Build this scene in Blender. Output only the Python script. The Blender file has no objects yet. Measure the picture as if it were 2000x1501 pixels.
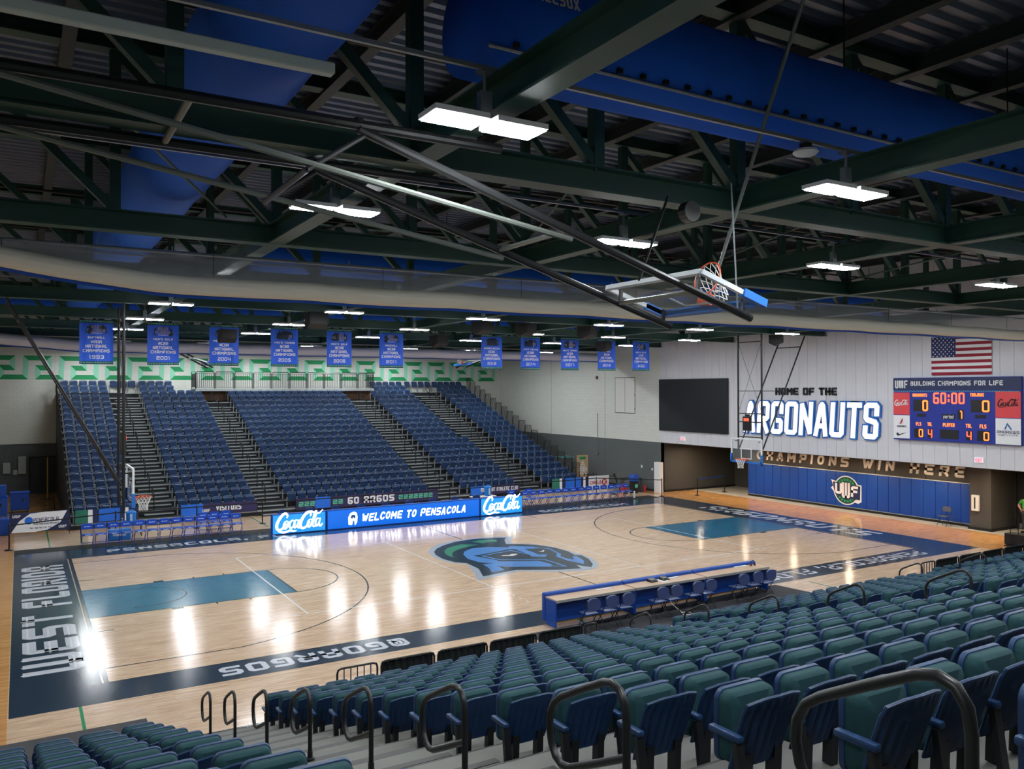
import bpy, bmesh, math, random
from mathutils import Vector, Matrix
random.seed(7)
S = bpy.context.scene
COL = S.collection
# ------------------------------------------------------------------ camera, world, exposure
CAMP = (-1.6433, -19.7193, 6.2796)
YAW, PITCH, ROLL, FPX = 0.53903569, 0.00652611, -0.0021395, 1607.587
def cam_axes():
    f = Vector((math.sin(YAW)*math.cos(PITCH), math.cos(YAW)*math.cos(PITCH), math.sin(PITCH)))
    r = Vector((math.cos(YAW), -math.sin(YAW), 0)); u = r.cross(f)
    c, s = math.cos(ROLL), math.sin(ROLL)
    return c*r+s*u, -s*r+c*u, f
CR, CU, CF = cam_axes()
cam = bpy.data.cameras.new('camera'); cam.sensor_width = 36; cam.lens = FPX*36/2000
cam.clip_start = .05; cam.clip_end = 300
camo = bpy.data.objects.new('camera', cam); COL.objects.link(camo)
camo.matrix_world = Matrix(((CR.x, CU.x, -CF.x, CAMP[0]), (CR.y, CU.y, -CF.y, CAMP[1]), (CR.z, CU.z, -CF.z, CAMP[2]), (0, 0, 0, 1)))
S.camera = camo
w = bpy.data.worlds.new('world'); S.world = w; w.use_nodes = True
w.node_tree.nodes['Background'].inputs[0].default_value = (.5, .55, .6, 1)
w.node_tree.nodes['Background'].inputs[1].default_value = .02
S.view_settings.view_transform = 'Standard'; S.view_settings.look = 'None'
S.view_settings.gamma = 1; S.view_settings.use_curve_mapping = False
S.view_settings.exposure = 0.0
LAMP = 130.0          # emission of the LED high-bay lenses
WARM = 230.0          # emission of the soffit downlights

def project(p):
    d = Vector(p)-Vector(CAMP); z = d.dot(CF)
    if z < .05: return None
    return (1000+FPX*d.dot(CR)/z, 750.5-FPX*d.dot(CU)/z, z)

# ------------------------------------------------------------------ helpers
def s2l(c): return tuple(((x/12.92) if x <= .04045 else ((x+.055)/1.055)**2.4) for x in c)
def rgb(r, g, b): return s2l((r/255, g/255, b/255))
MATS = {}
def mat(name, col, rough=.5, metal=0, var=.08, scale=6, emit=0, spec=.5, bump=0, bscale=40, stretch=None, alpha=1, trans=0, coat=0):
    if name in MATS: return MATS[name]
    m = bpy.data.materials.new(name); m.use_nodes = True; MATS[name] = m
    nt = m.node_tree; b = nt.nodes['Principled BSDF']
    b.inputs['Roughness'].default_value = rough; b.inputs['Metallic'].default_value = metal
    b.inputs['Specular IOR Level'].default_value = spec
    b.inputs['Alpha'].default_value = alpha; b.inputs['Transmission Weight'].default_value = trans
    b.inputs['Coat Weight'].default_value = coat
    c4 = (*col, 1)
    if var > 0 or bump > 0:
        tc = nt.nodes.new('ShaderNodeTexCoord'); mp = nt.nodes.new('ShaderNodeMapping')
        nt.links.new(tc.outputs['Object'], mp.inputs[0])
        if stretch: mp.inputs['Scale'].default_value = stretch
    if var > 0:
        n = nt.nodes.new('ShaderNodeTexNoise'); n.inputs['Scale'].default_value = scale; n.inputs['Detail'].default_value = 3
        nt.links.new(mp.outputs[0], n.inputs['Vector'])
        mx = nt.nodes.new('ShaderNodeMix'); mx.data_type = 'RGBA'
        mx.inputs[6].default_value = (*[min(1, x*(1-var)) for x in col], 1); mx.inputs[7].default_value = (*[min(1, x*(1+var)) for x in col], 1)
        nt.links.new(n.outputs['Fac'], mx.inputs[0]); nt.links.new(mx.outputs[2], b.inputs['Base Color'])
    else: b.inputs['Base Color'].default_value = c4
    if bump > 0:
        n2 = nt.nodes.new('ShaderNodeTexNoise'); n2.inputs['Scale'].default_value = bscale; n2.inputs['Detail'].default_value = 2
        nt.links.new(mp.outputs[0], n2.inputs['Vector'])
        bp = nt.nodes.new('ShaderNodeBump'); bp.inputs['Strength'].default_value = bump; bp.inputs['Distance'].default_value = .01
        nt.links.new(n2.outputs['Fac'], bp.inputs['Height']); nt.links.new(bp.outputs[0], b.inputs['Normal'])
    if emit > 0:
        b.inputs['Emission Color'].default_value = c4; b.inputs['Emission Strength'].default_value = emit
    return m

class MB:
    def __init__(s): s.v = []; s.f = []
    def add(s, vs, fs):
        o = len(s.v); s.v += [tuple(p) for p in vs]; s.f += [tuple(i+o for i in f) for f in fs]; return s
    def box(s, x0, y0, z0, x1, y1, z1):
        vs = [(x, y, z) for z in (z0, z1) for y in (y0, y1) for x in (x0, x1)]
        return s.add(vs, [(0,2,3,1),(4,5,7,6),(0,1,5,4),(2,6,7,3),(0,4,6,2),(1,3,7,5)])
    def bar(s, a, b, w, h=None, up=(0,0,1)):
        h = h or w; a = Vector(a); b = Vector(b); d = (b-a).normalized(); u = Vector(up)
        if abs(d.dot(u)) > .98: u = Vector((1,0,0))
        x = d.cross(u).normalized()*(w/2); y = x.cross(d).normalized()*(h/2)
        vs = [p+sx*x+sy*y for p in (a, b) for sx, sy in ((-1,-1),(1,-1),(1,1),(-1,1))]
        return s.add(vs, [(0,1,2,3),(7,6,5,4),(0,4,5,1),(1,5,6,2),(2,6,7,3),(3,7,4,0)])
    def ibeam(s, a, b, w, h, t=.025):
        a = Vector(a); b = Vector(b)
        s.bar(a+Vector((0,0,t/2)), b+Vector((0,0,t/2)), w, t)
        s.bar(a+Vector((0,0,h-t/2)), b+Vector((0,0,h-t/2)), w, t)
        s.bar(a+Vector((0,0,h/2)), b+Vector((0,0,h/2)), t, h-2*t); return s
    def tube(s, pts, r, n=8, closed=False, cap=True):
        P = [Vector(p) for p in pts]; N = len(P); rings = []
        prev = None
        for i, p in enumerate(P):
            if closed: t = (P[(i+1) % N]-P[i-1]).normalized()
            else: t = ((P[i+1] if i+1 < N else P[i])-(P[i-1] if i else P[i])).normalized()
            if prev is None:
                u = Vector((0,0,1)) if abs(t.z) < .9 else Vector((1,0,0)); x = t.cross(u).normalized()
            else: x = (prev-t*prev.dot(t)).normalized()
            prev = x; y = t.cross(x)
            rr = r[i] if isinstance(r, (list, tuple)) else r
            rings.append([p+rr*(math.cos(a)*x+math.sin(a)*y) for a in [2*math.pi*k/n for k in range(n)]])
        vs = [v for R in rings for v in R]; fs = []
        for i in range(N if closed else N-1):
            j = (i+1) % N
            for k in range(n): fs.append((i*n+k, i*n+(k+1) % n, j*n+(k+1) % n, j*n+k))
        if cap and not closed: fs += [tuple(range(n))[::-1], tuple((N-1)*n+k for k in range(n))]
        return s.add(vs, fs)
    def lathe(s, prof, n=16, c=(0,0,0)):
        vs = []; fs = []
        for r, z in prof:
            for k in range(n): vs.append((c[0]+r*math.cos(2*math.pi*k/n), c[1]+r*math.sin(2*math.pi*k/n), c[2]+z))
        m = len(prof)
        for i in range(m-1):
            for k in range(n): fs.append((i*n+k, i*n+(k+1) % n, (i+1)*n+(k+1) % n, (i+1)*n+k))
        fs += [tuple(range(n))[::-1], tuple((m-1)*n+k for k in range(n))]
        return s.add(vs, fs)
    def prism(s, poly, o, ux, uy, t=0):
        """polygon in the plane (o,ux,uy); thickness t along ux x uy"""
        o, ux, uy = Vector(o), Vector(ux), Vector(uy); n = ux.cross(uy).normalized()
        a = [o+ux*x+uy*y for x, y in poly]; k = len(a)
        if t == 0: return s.add(a, [tuple(range(k))])
        b = [p+n*t for p in a]
        return s.add(a+b, [tuple(range(k))[::-1], tuple(range(k, 2*k))]+[(i, (i+1) % k, k+(i+1) % k, k+i) for i in range(k)])
    def flat(s, vf, o, ux, uy, t=0):
        v2, f2 = vf
        if t == 0:
            o, ux, uy = Vector(o), Vector(ux), Vector(uy)
            return s.add([o+ux*x+uy*y for x, y in v2], f2)
        for f in f2: s.prism([v2[i] for i in f], o, ux, uy, t)
        return s
    def grid(s, fn, nu, nv, closeu=False):
        vs = [fn(i/nu, j/nv) for j in range(nv+1) for i in range(nu+1)]
        fs = [(j*(nu+1)+i, j*(nu+1)+i+1, (j+1)*(nu+1)+i+1, (j+1)*(nu+1)+i) for j in range(nv) for i in range(nu)]
        return s.add(vs, fs)
    def mesh(s, name, m, smooth=False, fixn=False):
        me = bpy.data.meshes.new(name); me.from_pydata(s.v, [], s.f); me.materials.append(m)
        if fixn:
            bm = bmesh.new(); bm.from_mesh(me); bmesh.ops.recalc_face_normals(bm, faces=bm.faces); bm.to_mesh(me); bm.free()
        if smooth:
            me.polygons.foreach_set('use_smooth', [True]*len(me.polygons))
            if smooth != 'all':
                try: me.set_sharp_from_angle(angle=math.radians(40))
                except Exception: pass
        me.update(); return me
    def build(s, name, m, parent=None, smooth=False, fixn=False):
        return obj(name, s.mesh(name, m, smooth, fixn), parent)

def obj(name, me, parent=None, loc=None, rz=None):
    o = bpy.data.objects.new(name, me); COL.objects.link(o)
    if parent is not None: o.parent = parent
    if loc is not None: o.location = loc
    if rz is not None: o.rotation_euler = (0, 0, rz)
    return o
def thing(name, label, cat, loc=(0,0,0), rz=0, group=None):
    o = obj(name, None, None, loc, rz); o.empty_display_size = .1
    o['label'] = label; o['category'] = cat
    if group: o['group'] = group
    return o
def tag(o, label, cat, group=None):
    o['label'] = label; o['category'] = cat
    if group: o['group'] = group
    return o
def struct(o, label=None):
    o['kind'] = 'structure'
    if label: o['label'] = label
    return o
def rbox(x0, y0, z0, x1, y1, z1, bev=.02, seg=2):
    bm = bmesh.new(); r = bmesh.ops.create_cube(bm, size=1)
    for v in bm.verts: v.co = Vector(((x0+x1)/2+v.co.x*(x1-x0), (y0+y1)/2+v.co.y*(y1-y0), (z0+z1)/2+v.co.z*(z1-z0)))
    bmesh.ops.bevel(bm, geom=list(bm.edges), offset=bev, segments=seg, affect='EDGES', profile=.5)
    bm.verts.index_update(); vs = [tuple(v.co) for v in bm.verts]; fs = [tuple(v.index for v in f.verts) for f in bm.faces]; bm.free()
    return vs, fs
def rrect(w, h, r, n=4, cx=0, cy=0):
    out = []
    for qx, qy, a0 in ((1,-1,-90),(1,1,0),(-1,1,90),(-1,-1,180)):
        for k in range(n+1):
            a = math.radians(a0+90*k/n); out.append((cx+qx*(w/2-r)+r*math.cos(a), cy+qy*(h/2-r)+r*math.sin(a)))
    return out
def circle(r, n=32, cx=0, cy=0, a0=0, a1=360):
    full = abs(a1-a0) >= 360
    return [(cx+r*math.cos(math.radians(a0+(a1-a0)*k/(n if full else n-1))), cy+r*math.sin(math.radians(a0+(a1-a0)*k/(n if full else n-1)))) for k in range(n)]
ORD = ['first','second','third','fourth','fifth','sixth','seventh','eighth','ninth','tenth','eleventh','twelfth','thirteenth','fourteenth','fifteenth','sixteenth','seventeenth','eighteenth','nineteenth','twentieth']

# ------------------------------------------------------------------ stroke lettering
GL = {
'A': [[(0,0),(0,1),(1,1),(1,0)],[(0,.42),(1,.42)]],
'B': [[(0,0),(0,1),(.9,1),(.9,.52),(0,.52)],[(.9,.52),(1,.5),(1,0),(0,0)]],
'C': [[(1,1),(0,1),(0,0),(1,0)]],
'D': [[(0,0),(0,1),(.75,1),(1,.75),(1,.25),(.75,0),(0,0)]],
'E': [[(1,1),(0,1),(0,0),(1,0)],[(0,.5),(.85,.5)]],
'F': [[(1,1),(0,1),(0,0)],[(0,.5),(.85,.5)]],
'G': [[(1,1),(0,1),(0,0),(1,0),(1,.48),(.55,.48)]],
'H': [[(0,0),(0,1)],[(1,0),(1,1)],[(0,.5),(1,.5)]],
'I': [[(.5,0),(.5,1)]],
'J': [[(1,1),(1,0),(0,0),(0,.3)]],
'K': [[(0,0),(0,1)],[(1,1),(.03,.5),(1,0)]],
'L': [[(0,1),(0,0),(1,0)]],
'M': [[(0,0),(0,1),(.5,.45),(1,1),(1,0)]],
'N': [[(0,0),(0,1),(1,0),(1,1)]],
'O': [[(0,0),(0,1),(1,1),(1,0),(0,0)]],
'P': [[(0,0),(0,1),(1,1),(1,.42),(0,.42)]],
'Q': [[(0,0),(0,1),(1,1),(1,0),(0,0)],[(.6,.3),(1.05,-.1)]],
'R': [[(0,0),(0,1),(1,1),(1,.45),(0,.45)],[(.45,.45),(1,0)]],
'S': [[(1,1),(0,1),(0,.5),(1,.5),(1,0),(0,0)]],
'T': [[(0,1),(1,1)],[(.5,1),(.5,0)]],
'U': [[(0,1),(0,0),(1,0),(1,1)]],
'V': [[(0,1),(.5,0),(1,1)]],
'W': [[(0,1),(0,0),(1,0),(1,1)],[(.5,0),(.5,1)]],
'X': [[(0,0),(1,1)],[(0,1),(1,0)]],
'Y': [[(0,1),(.5,.5),(1,1)],[(.5,.5),(.5,0)]],
'Z': [[(0,1),(1,1),(0,0),(1,0)]],
'0': [[(0,0),(0,1),(1,1),(1,0),(0,0)]],
'1': [[(.2,1),(.6,1),(.6,0)]],
'2': [[(0,1),(1,1),(1,.5),(0,.5),(0,0),(1,0)]],
'3': [[(0,1),(1,1),(1,0),(0,0)],[(.2,.5),(1,.5)]],
'4': [[(0,1),(0,.4),(1,.4)],[(1,1),(1,0)]],
'5': [[(1,1),(0,1),(0,.5),(1,.5),(1,0),(0,0)]],
'6': [[(1,1),(0,1),(0,0),(1,0),(1,.5),(0,.5)]],
'7': [[(0,1),(1,1),(1,0)]],
'8': [[(0,0),(0,1),(1,1),(1,0),(0,0)],[(0,.5),(1,.5)]],
'9': [[(1,.5),(0,.5),(0,1),(1,1),(1,0),(0,0)]],
'.': [[(.5,0),(.5,.12)]], ',': [[(.6,.1),(.35,-.2)]], "'": [[(.5,1),(.5,.75)]], '-': [[(.1,.5),(.9,.5)]],
':': [[(.5,.2),(.5,.32)],[(.5,.68),(.5,.8)]],
'@': [[(.7,.3),(.3,.3),(.3,.7),(.7,.7),(.7,.25),(1,.25),(1,1),(0,1),(0,0),(.9,0)]],
'e': [[(0,.35),(1,.35),(1,.7),(0,.7),(0,0),(1,0)]], 'p': [[(0,-.35),(0,.7),(1,.7),(1,0),(0,0)]], 'r': [[(0,0),(0,.7),(.9,.7)]],
'i': [[(.5,0),(.5,.7)],[(.5,.9),(.5,1)]], 'o': [[(0,0),(0,.7),(1,.7),(1,0),(0,0)]], 'd': [[(1,1),(1,0),(0,0),(0,.7),(1,.7)]],
'a': [[(0,.7),(1,.7),(1,0),(0,0),(0,.35),(1,.35)]], 'n': [[(0,0),(0,.7),(1,.7),(1,0)]], 't': [[(.3,1),(.3,0),(.9,0)],[(0,.7),(.9,.7)]], 'l': [[(.5,0),(.5,1)]],
's': [[(1,.7),(0,.7),(0,.35),(1,.35),(1,0),(0,0)]], 'g': [[(0,-.35),(1,-.35),(1,.7),(0,.7),(0,0),(1,0)]], 'y': [[(0,.7),(0,.1),(1,.1)],[(1,.7),(1,-.35),(0,-.35)]], 'u': [[(0,.7),(0,0),(1,0),(1,.7)]], 'h': [[(0,0),(0,1)],[(0,.7),(1,.7),(1,0)]],
'm': [[(0,0),(0,.7),(1,.7),(1,0)],[(.5,.7),(.5,0)]],
}
GALT = {'G': [[(1,.72),(1,1),(0,1),(0,0),(1,0),(1,.4),(.62,.4)]], 'S': [[(1,.74),(1,1),(0,1),(0,.55),(1,.45),(1,0),(0,0),(0,.26)]], 'A': [[(0,0),(.4,1),(.6,1),(1,0)],[(.17,.27),(.83,.27)]], 'W': [[(0,1),(.25,0),(.5,.8),(.75,0),(1,1)]], 'M': [[(0,0),(0,1),(.5,.3),(1,1),(1,0)]], 'O': [[(.5,0),(.12,.12),(0,.5),(.12,.88),(.5,1),(.88,.88),(1,.5),(.88,.12),(.5,0)]], 'C': [[(1,.85),(.7,1),(.3,1),(0,.7),(0,.3),(.3,0),(.7,0),(1,.15)]]}
GW = {'I': .35, '1': .6, '.': .35, ',': .4, "'": .3, ':': .4, ' ': .6, 'M': 1.2, 'W': 1.3, 'i': .35, 'l': .35, 't': .8}
def chamf(pl, c):
    closed = pl[0] == pl[-1]; P = pl[:-1] if closed else pl; n = len(P); out = []
    for i, p in enumerate(P):
        if not closed and i in (0, n-1): out.append(p); continue
        a, b = P[i-1], P[(i+1) % n]
        for q in (a, b):
            d = math.hypot(q[0]-p[0], q[1]-p[1]); k = min(c, d*.45)/max(d, 1e-6)
            out.append((p[0]+(q[0]-p[0])*k, p[1]+(q[1]-p[1])*k))
    if closed: out.append(out[0])
    return out
def stroke(pl, w, cap=0):
    """polyline -> quad strip with mitred joints; w number or list"""
    closed = len(pl) > 3 and abs(pl[0][0]-pl[-1][0])+abs(pl[0][1]-pl[-1][1]) < 1e-6
    P = [Vector(p) for p in (pl[:-1] if closed else pl)]; n = len(P); L = []; R = []
    for i in range(n):
        wi = (w[i] if isinstance(w, (list, tuple)) else w)/2
        a = P[i-1] if (i or closed) else None; b = P[(i+1) % n] if (i+1 < n or closed) else None
        if a is None: d = (b-P[i]).normalized(); nn = Vector((-d.y, d.x)); p = P[i]-d*cap; L.append(p+nn*wi); R.append(p-nn*wi); continue
        if b is None: d = (P[i]-a).normalized(); nn = Vector((-d.y, d.x)); p = P[i]+d*cap; L.append(p+nn*wi); R.append(p-nn*wi); continue
        d1 = (P[i]-a).normalized(); d2 = (b-P[i]).normalized()
        n1 = Vector((-d1.y, d1.x)); n2 = Vector((-d2.y, d2.x)); m = n1+n2
        if m.length < 1e-4: m = n1
        m.normalize(); k = wi/max(.35, m.dot(n1)); L.append(P[i]+m*k); R.append(P[i]-m*k)
    v = [tuple(q) for q in L+R]; f = [(i, (i+n), (i+1) % n+n, (i+1) % n) for i in range(n if closed else n-1)]
    return v, f
def text2(s, h, cw, sw, gap=None, slant=0, ch=.12, align='c', cap=0, draw=None, alt=False):
    """block lettering: list of (char, verts, faces); h total height, cw total glyph width, sw stroke width"""
    gap = cw*.22 if gap is None else gap; x = 0; out = []
    for c in s:
        k = GW.get(c, 1.0); wd = cw*k
        if c in GL:
            vs, fs = [], []
            iw = max(wd-sw, 0); ih = h-sw
            for pl in (GALT.get(c, GL[c]) if alt and c in alt else GL[c]):
                q = [(x+sw/2+(px*iw if iw > 0 else 0), sw/2+py*ih) for px, py in pl]
                if c in 'I.\':il' : q = [(x+wd/2, b) for a, b in q]
                sv = stroke(chamf(q, ch*min(h, cw)) if ch > 0 and len(q) > 2 else q, draw or sw, cap=sw/2 if cap == 0 else cap)
                o = len(vs); vs += [(a+slant*b, b) for a, b in sv[0]]; fs += [tuple(i+o for i in f) for f in sv[1]]
            out.append((c, vs, fs))
        x += wd+gap
    tot = x-gap; dx = -tot/2 if align == 'c' else 0
    return [(c, [(a+dx, b) for a, b in v], f) for c, v, f in out], tot
def textflat(s, h, cw, sw, **k):
    L, tot = text2(s, h, cw, sw, **k); V, F = [], []
    for c, v, f in L:
        o = len(V); V += v; F += [tuple(i+o for i in q) for q in f]
    return (V, F), tot
def fit(s, h, width, swr=.2, **k):
    """lettering of height h squeezed to a given total width"""
    n = sum(GW.get(c, 1.0) for c in s); gp = .22 if len(s) > 1 else 0
    cw = width/(n+gp*(len(s)-1)); sw = min(h*swr, cw*.36)
    if 'drawr' in k: k['draw'] = sw*k.pop('drawr')
    (V, F), tot = textflat(s, h, cw, sw, **k); kx = width/tot
    return ([(a*kx, b) for a, b in V], F)
def bez(pts, n=8):
    """Catmull-Rom through the points"""
    P = [Vector(p) for p in pts]; out = []
    for i in range(len(P)-1):
        p0 = P[max(i-1, 0)]; p1 = P[i]; p2 = P[i+1]; p3 = P[min(i+2, len(P)-1)]
        for k in range(n):
            t = k/n; out.append(.5*((2*p1)+(-p0+p2)*t+(2*p0-5*p1+4*p2-p3)*t*t+(-p0+3*p1-3*p2+p3)*t**3))
    out.append(P[-1]); return [tuple(p) for p in out]
def script_cola():
    """flowing script wordmark, 1 unit high and about 2.65 wide"""
    V, F = [], []
    def st(pts, w0, w1=None):
        q = bez(pts); m = len(q); w1 = w1 or w0
        ws = [w0*(.35+.65*math.sin(math.pi*min(1, max(0, (i+.5)/m))))*1.0 if w1 == w0 else w0+(w1-w0)*i/m for i in range(m)]
        v, f = stroke(q, ws); o = len(V); V.extend(v); F.extend([tuple(i+o for i in a) for a in f])
    def capC(x):
        st([(x+.62,.72),(x+.66,.86),(x+.56,.97),(x+.38,.9),(x+.17,.62),(x+.06,.32),(x+.12,.12),(x+.28,.1),(x+.48,.25),(x+.6,.42)], .15)
    def o_(x, y=.12, s=1):
        st([(x+.2*s,y+.44*s),(x+.07*s,y+.34*s),(x+.02*s,y+.13*s),(x+.1*s,y+.02*s),(x+.22*s,y+.12*s),(x+.28*s,y+.33*s),(x+.2*s,y+.44*s)], .105)
        st([(x+.2*s,y+.44*s),(x+.32*s,y+.36*s),(x+.42*s,y+.42*s)], .05)
    def c_(x, y=.14):
        st([(x+.28,y+.36),(x+.2,y+.43),(x+.06,y+.3),(x+.03,y+.1),(x+.12,y),(x+.28,y+.12),(x+.36,y+.24)], .1)
    def a_(x, y=.14):
        st([(x+.26,y+.4),(x+.12,y+.42),(x+.02,y+.2),(x+.06,y+.02),(x+.18,y+.12),(x+.3,y+.44)], .095)
        st([(x+.3,y+.44),(x+.22,y+.1),(x+.3,y+.0),(x+.42,y+.14)], .1)
    capC(0); o_(.42); c_(.74); a_(1.0)
    st([(1.3,.52),(1.44,.56)], .07)
    capC(1.32); o_(1.76)
    st([(2.05,.22),(2.22,.62),(2.3,.92),(2.24,.97),(2.14,.7),(2.08,.3),(2.13,.12),(2.28,.22)], .1)
    a_(2.22)
    st([(.1,.2),(.2,.0),(.5,-.06),(.8,.02),(1.0,-.03),(1.16,-.01)], .1)
    st([(1.74,.84),(1.96,.99),(2.2,.9),(2.44,.86),(2.66,1.05)], .09)
    return V, F
# ------------------------------------------------------------------ materials of the room
def wood_floor(name='maple_floor', c1=rgb(232,206,180), c2=rgb(214,184,156), c3=rgb(176,144,116)):
    m = bpy.data.materials.new(name); m.use_nodes = True; nt = m.node_tree; b = nt.nodes['Principled BSDF']
    tc = nt.nodes.new('ShaderNodeTexCoord'); N = nt.nodes.new; L = nt.links.new
    br = N('ShaderNodeTexBrick'); br.inputs['Scale'].default_value = 1
    br.inputs['Brick Width'].default_value = 1.1; br.inputs['Row Height'].default_value = .057
    br.inputs['Mortar Size'].default_value = .0012; br.inputs['Mortar Smooth'].default_value = .6; br.offset = .37
    br.inputs['Color1'].default_value = (*c1, 1); br.inputs['Color2'].default_value = (*c2, 1)
    br.inputs['Mortar'].default_value = (*c3, 1)
    L(tc.outputs['Object'], br.inputs['Vector'])
    mp = N('ShaderNodeMapping'); mp.inputs['Scale'].default_value = (.6, 9, 1); L(tc.outputs['Object'], mp.inputs[0])
    n = N('ShaderNodeTexNoise'); n.inputs['Scale'].default_value = 3; n.inputs['Detail'].default_value = 5; L(mp.outputs[0], n.inputs['Vector'])
    rp = N('ShaderNodeValToRGB'); rp.color_ramp.elements[0].position = .3; rp.color_ramp.elements[0].color = (.72,.66,.62,1)
    rp.color_ramp.elements[1].position = .62; rp.color_ramp.elements[1].color = (1.05,1.03,1.0,1); L(n.outputs['Fac'], rp.inputs[0])
    mx = N('ShaderNodeMix'); mx.data_type = 'RGBA'; mx.blend_type = 'MULTIPLY'; mx.inputs[0].default_value = 1
    L(br.outputs['Color'], mx.inputs[6]); L(rp.outputs[0], mx.inputs[7]); L(mx.outputs[2], b.inputs['Base Color'])
    b.inputs['Roughness'].default_value = .13; b.inputs['Specular IOR Level'].default_value = .6
    mp2 = N('ShaderNodeMapping'); mp2.inputs['Scale'].default_value = (.5, 7, 1); L(tc.outputs['Object'], mp2.inputs[0])
    n2 = N('ShaderNodeTexNoise'); n2.inputs['Scale'].default_value = 2.4; n2.inputs['Detail'].default_value = 4; L(mp2.outputs[0], n2.inputs['Vector'])
    bp = N('ShaderNodeBump'); bp.inputs['Strength'].default_value = .075; bp.inputs['Distance'].default_value = .02
    L(n2.outputs['Fac'], bp.inputs['Height']); L(bp.outputs[0], b.inputs['Normal'])
    return m
def court_paint(name, col, rough=.14):
    m = bpy.data.materials.new(name); m.use_nodes = True; nt = m.node_tree; b = nt.nodes['Principled BSDF']
    N = nt.nodes.new; L = nt.links.new; tc = N('ShaderNodeTexCoord')
    mp = N('ShaderNodeMapping'); mp.inputs['Scale'].default_value = (.7, 14, 1); L(tc.outputs['Object'], mp.inputs[0])
    n = N('ShaderNodeTexNoise'); n.inputs['Scale'].default_value = 3; n.inputs['Detail'].default_value = 5; L(mp.outputs[0], n.inputs['Vector'])
    mx = N('ShaderNodeMix'); mx.data_type = 'RGBA'
    mx.inputs[6].default_value = (*[x*.72 for x in col], 1); mx.inputs[7].default_value = (*[min(1, x*1.25) for x in col], 1)
    L(n.outputs['Fac'], mx.inputs[0]); L(mx.outputs[2], b.inputs['Base Color'])
    b.inputs['Roughness'].default_value = rough; b.inputs['Specular IOR Level'].default_value = .55
    return m
def block_wall(name, col, rough=.75, bw=.4, bh=.2, ax='x'):
    m = bpy.data.materials.new(name); m.use_nodes = True; nt = m.node_tree; b = nt.nodes['Principled BSDF']
    N = nt.nodes.new; L = nt.links.new; tc = N('ShaderNodeTexCoord'); sp = N('ShaderNodeSeparateXYZ'); cb = N('ShaderNodeCombineXYZ')
    L(tc.outputs['Object'], sp.inputs[0]); L(sp.outputs['X' if ax == 'x' else 'Y'], cb.inputs[0]); L(sp.outputs['Z'], cb.inputs[1])
    br = N('ShaderNodeTexBrick'); br.inputs['Scale'].default_value = 1; br.inputs['Brick Width'].default_value = bw; br.inputs['Row Height'].default_value = bh
    br.inputs['Mortar Size'].default_value = .008; br.inputs['Mortar Smooth'].default_value = .5
    br.inputs['Color1'].default_value = (*col, 1); br.inputs['Color2'].default_value = (*[x*.96 for x in col], 1); br.inputs['Mortar'].default_value = (*[x*.86 for x in col], 1)
    L(cb.outputs[0], br.inputs['Vector']); L(br.outputs['Color'], b.inputs['Base Color'])
    bp = N('ShaderNodeBump'); bp.invert = True; bp.inputs['Strength'].default_value = .5; bp.inputs['Distance'].default_value = .008
    L(br.outputs['Fac'], bp.inputs['Height']); L(bp.outputs[0], b.inputs['Normal'])
    b.inputs['Roughness'].default_value = rough
    return m
M_FLOOR = wood_floor()
M_NAVY = court_paint('court_navy', rgb(38,56,74)); M_TEAL = court_paint('court_teal', rgb(50,112,144))
M_LINE = court_paint('line_black', rgb(28,36,50)); M_WLINE = court_paint('line_white', rgb(236,234,230)); M_GTEXT = court_paint('letter_grey', rgb(204,208,218))
M_LHALO = court_paint('logo_grey', rgb(172,180,194)); M_LNAVY = court_paint('logo_navy', rgb(32,52,70)); M_LBLUE = court_paint('logo_blue', rgb(84,140,208)); M_LGREEN = court_paint('logo_green', rgb(58,138,108)); M_GLINE = court_paint('line_green', rgb(40,140,90))
M_BLKW = block_wall('block_white', rgb(214,216,206)); M_BLKG = block_wall('block_grey', rgb(84,90,92))
M_BLKW2 = block_wall('block_white_side', rgb(218,220,212), ax='y'); M_BLKG2 = block_wall('block_grey_side', rgb(92,98,98), ax='y')
M_PANEL = mat('white_metal_panel', rgb(216,216,222), .45, var=.03, scale=2)
M_GREYW = mat('grey_painted_wall', rgb(72,71,68), .7, var=.05)
M_GREEN = mat('steel_dark_green', rgb(38,74,62), .5, var=.12, scale=3)
M_BLACK = mat('black_metal', rgb(22,23,25), .4, var=.1, scale=4)
M_BLACKM = mat('black_matte', rgb(20,21,22), .8, var=.1)
M_GALV = mat('galvanised', rgb(150,156,158), .4, .7, var=.1, scale=8)
M_DECK = mat('roof_deck', rgb(112,122,140), .38, .55, var=.12, scale=1.5)
M_WHITE = mat('white_paint', rgb(232,232,230), .5, var=.03)
M_CONC = mat('concrete', rgb(176,172,162), .6, var=.08, scale=3)
M_DARK = mat('dark_door', rgb(26,26,28), .5, var=.1)
M_LENS = mat('led_lens', (.92,.97,1.0), .4, var=0, emit=LAMP)
M_WLENS = mat('warm_lens', (1,.78,.54), .4, var=0, emit=WARM)
M_BLUE = mat('royal_blue_vinyl', rgb(0,68,162), .5, var=.06)
M_DUCT = mat('duct_fabric', rgb(6,100,222), .75, var=.08, scale=1.2, bump=.25, bscale=2.2)
M_GREYCOW = mat('grey_rubber', rgb(62,62,64), .85, var=.1)

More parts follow.
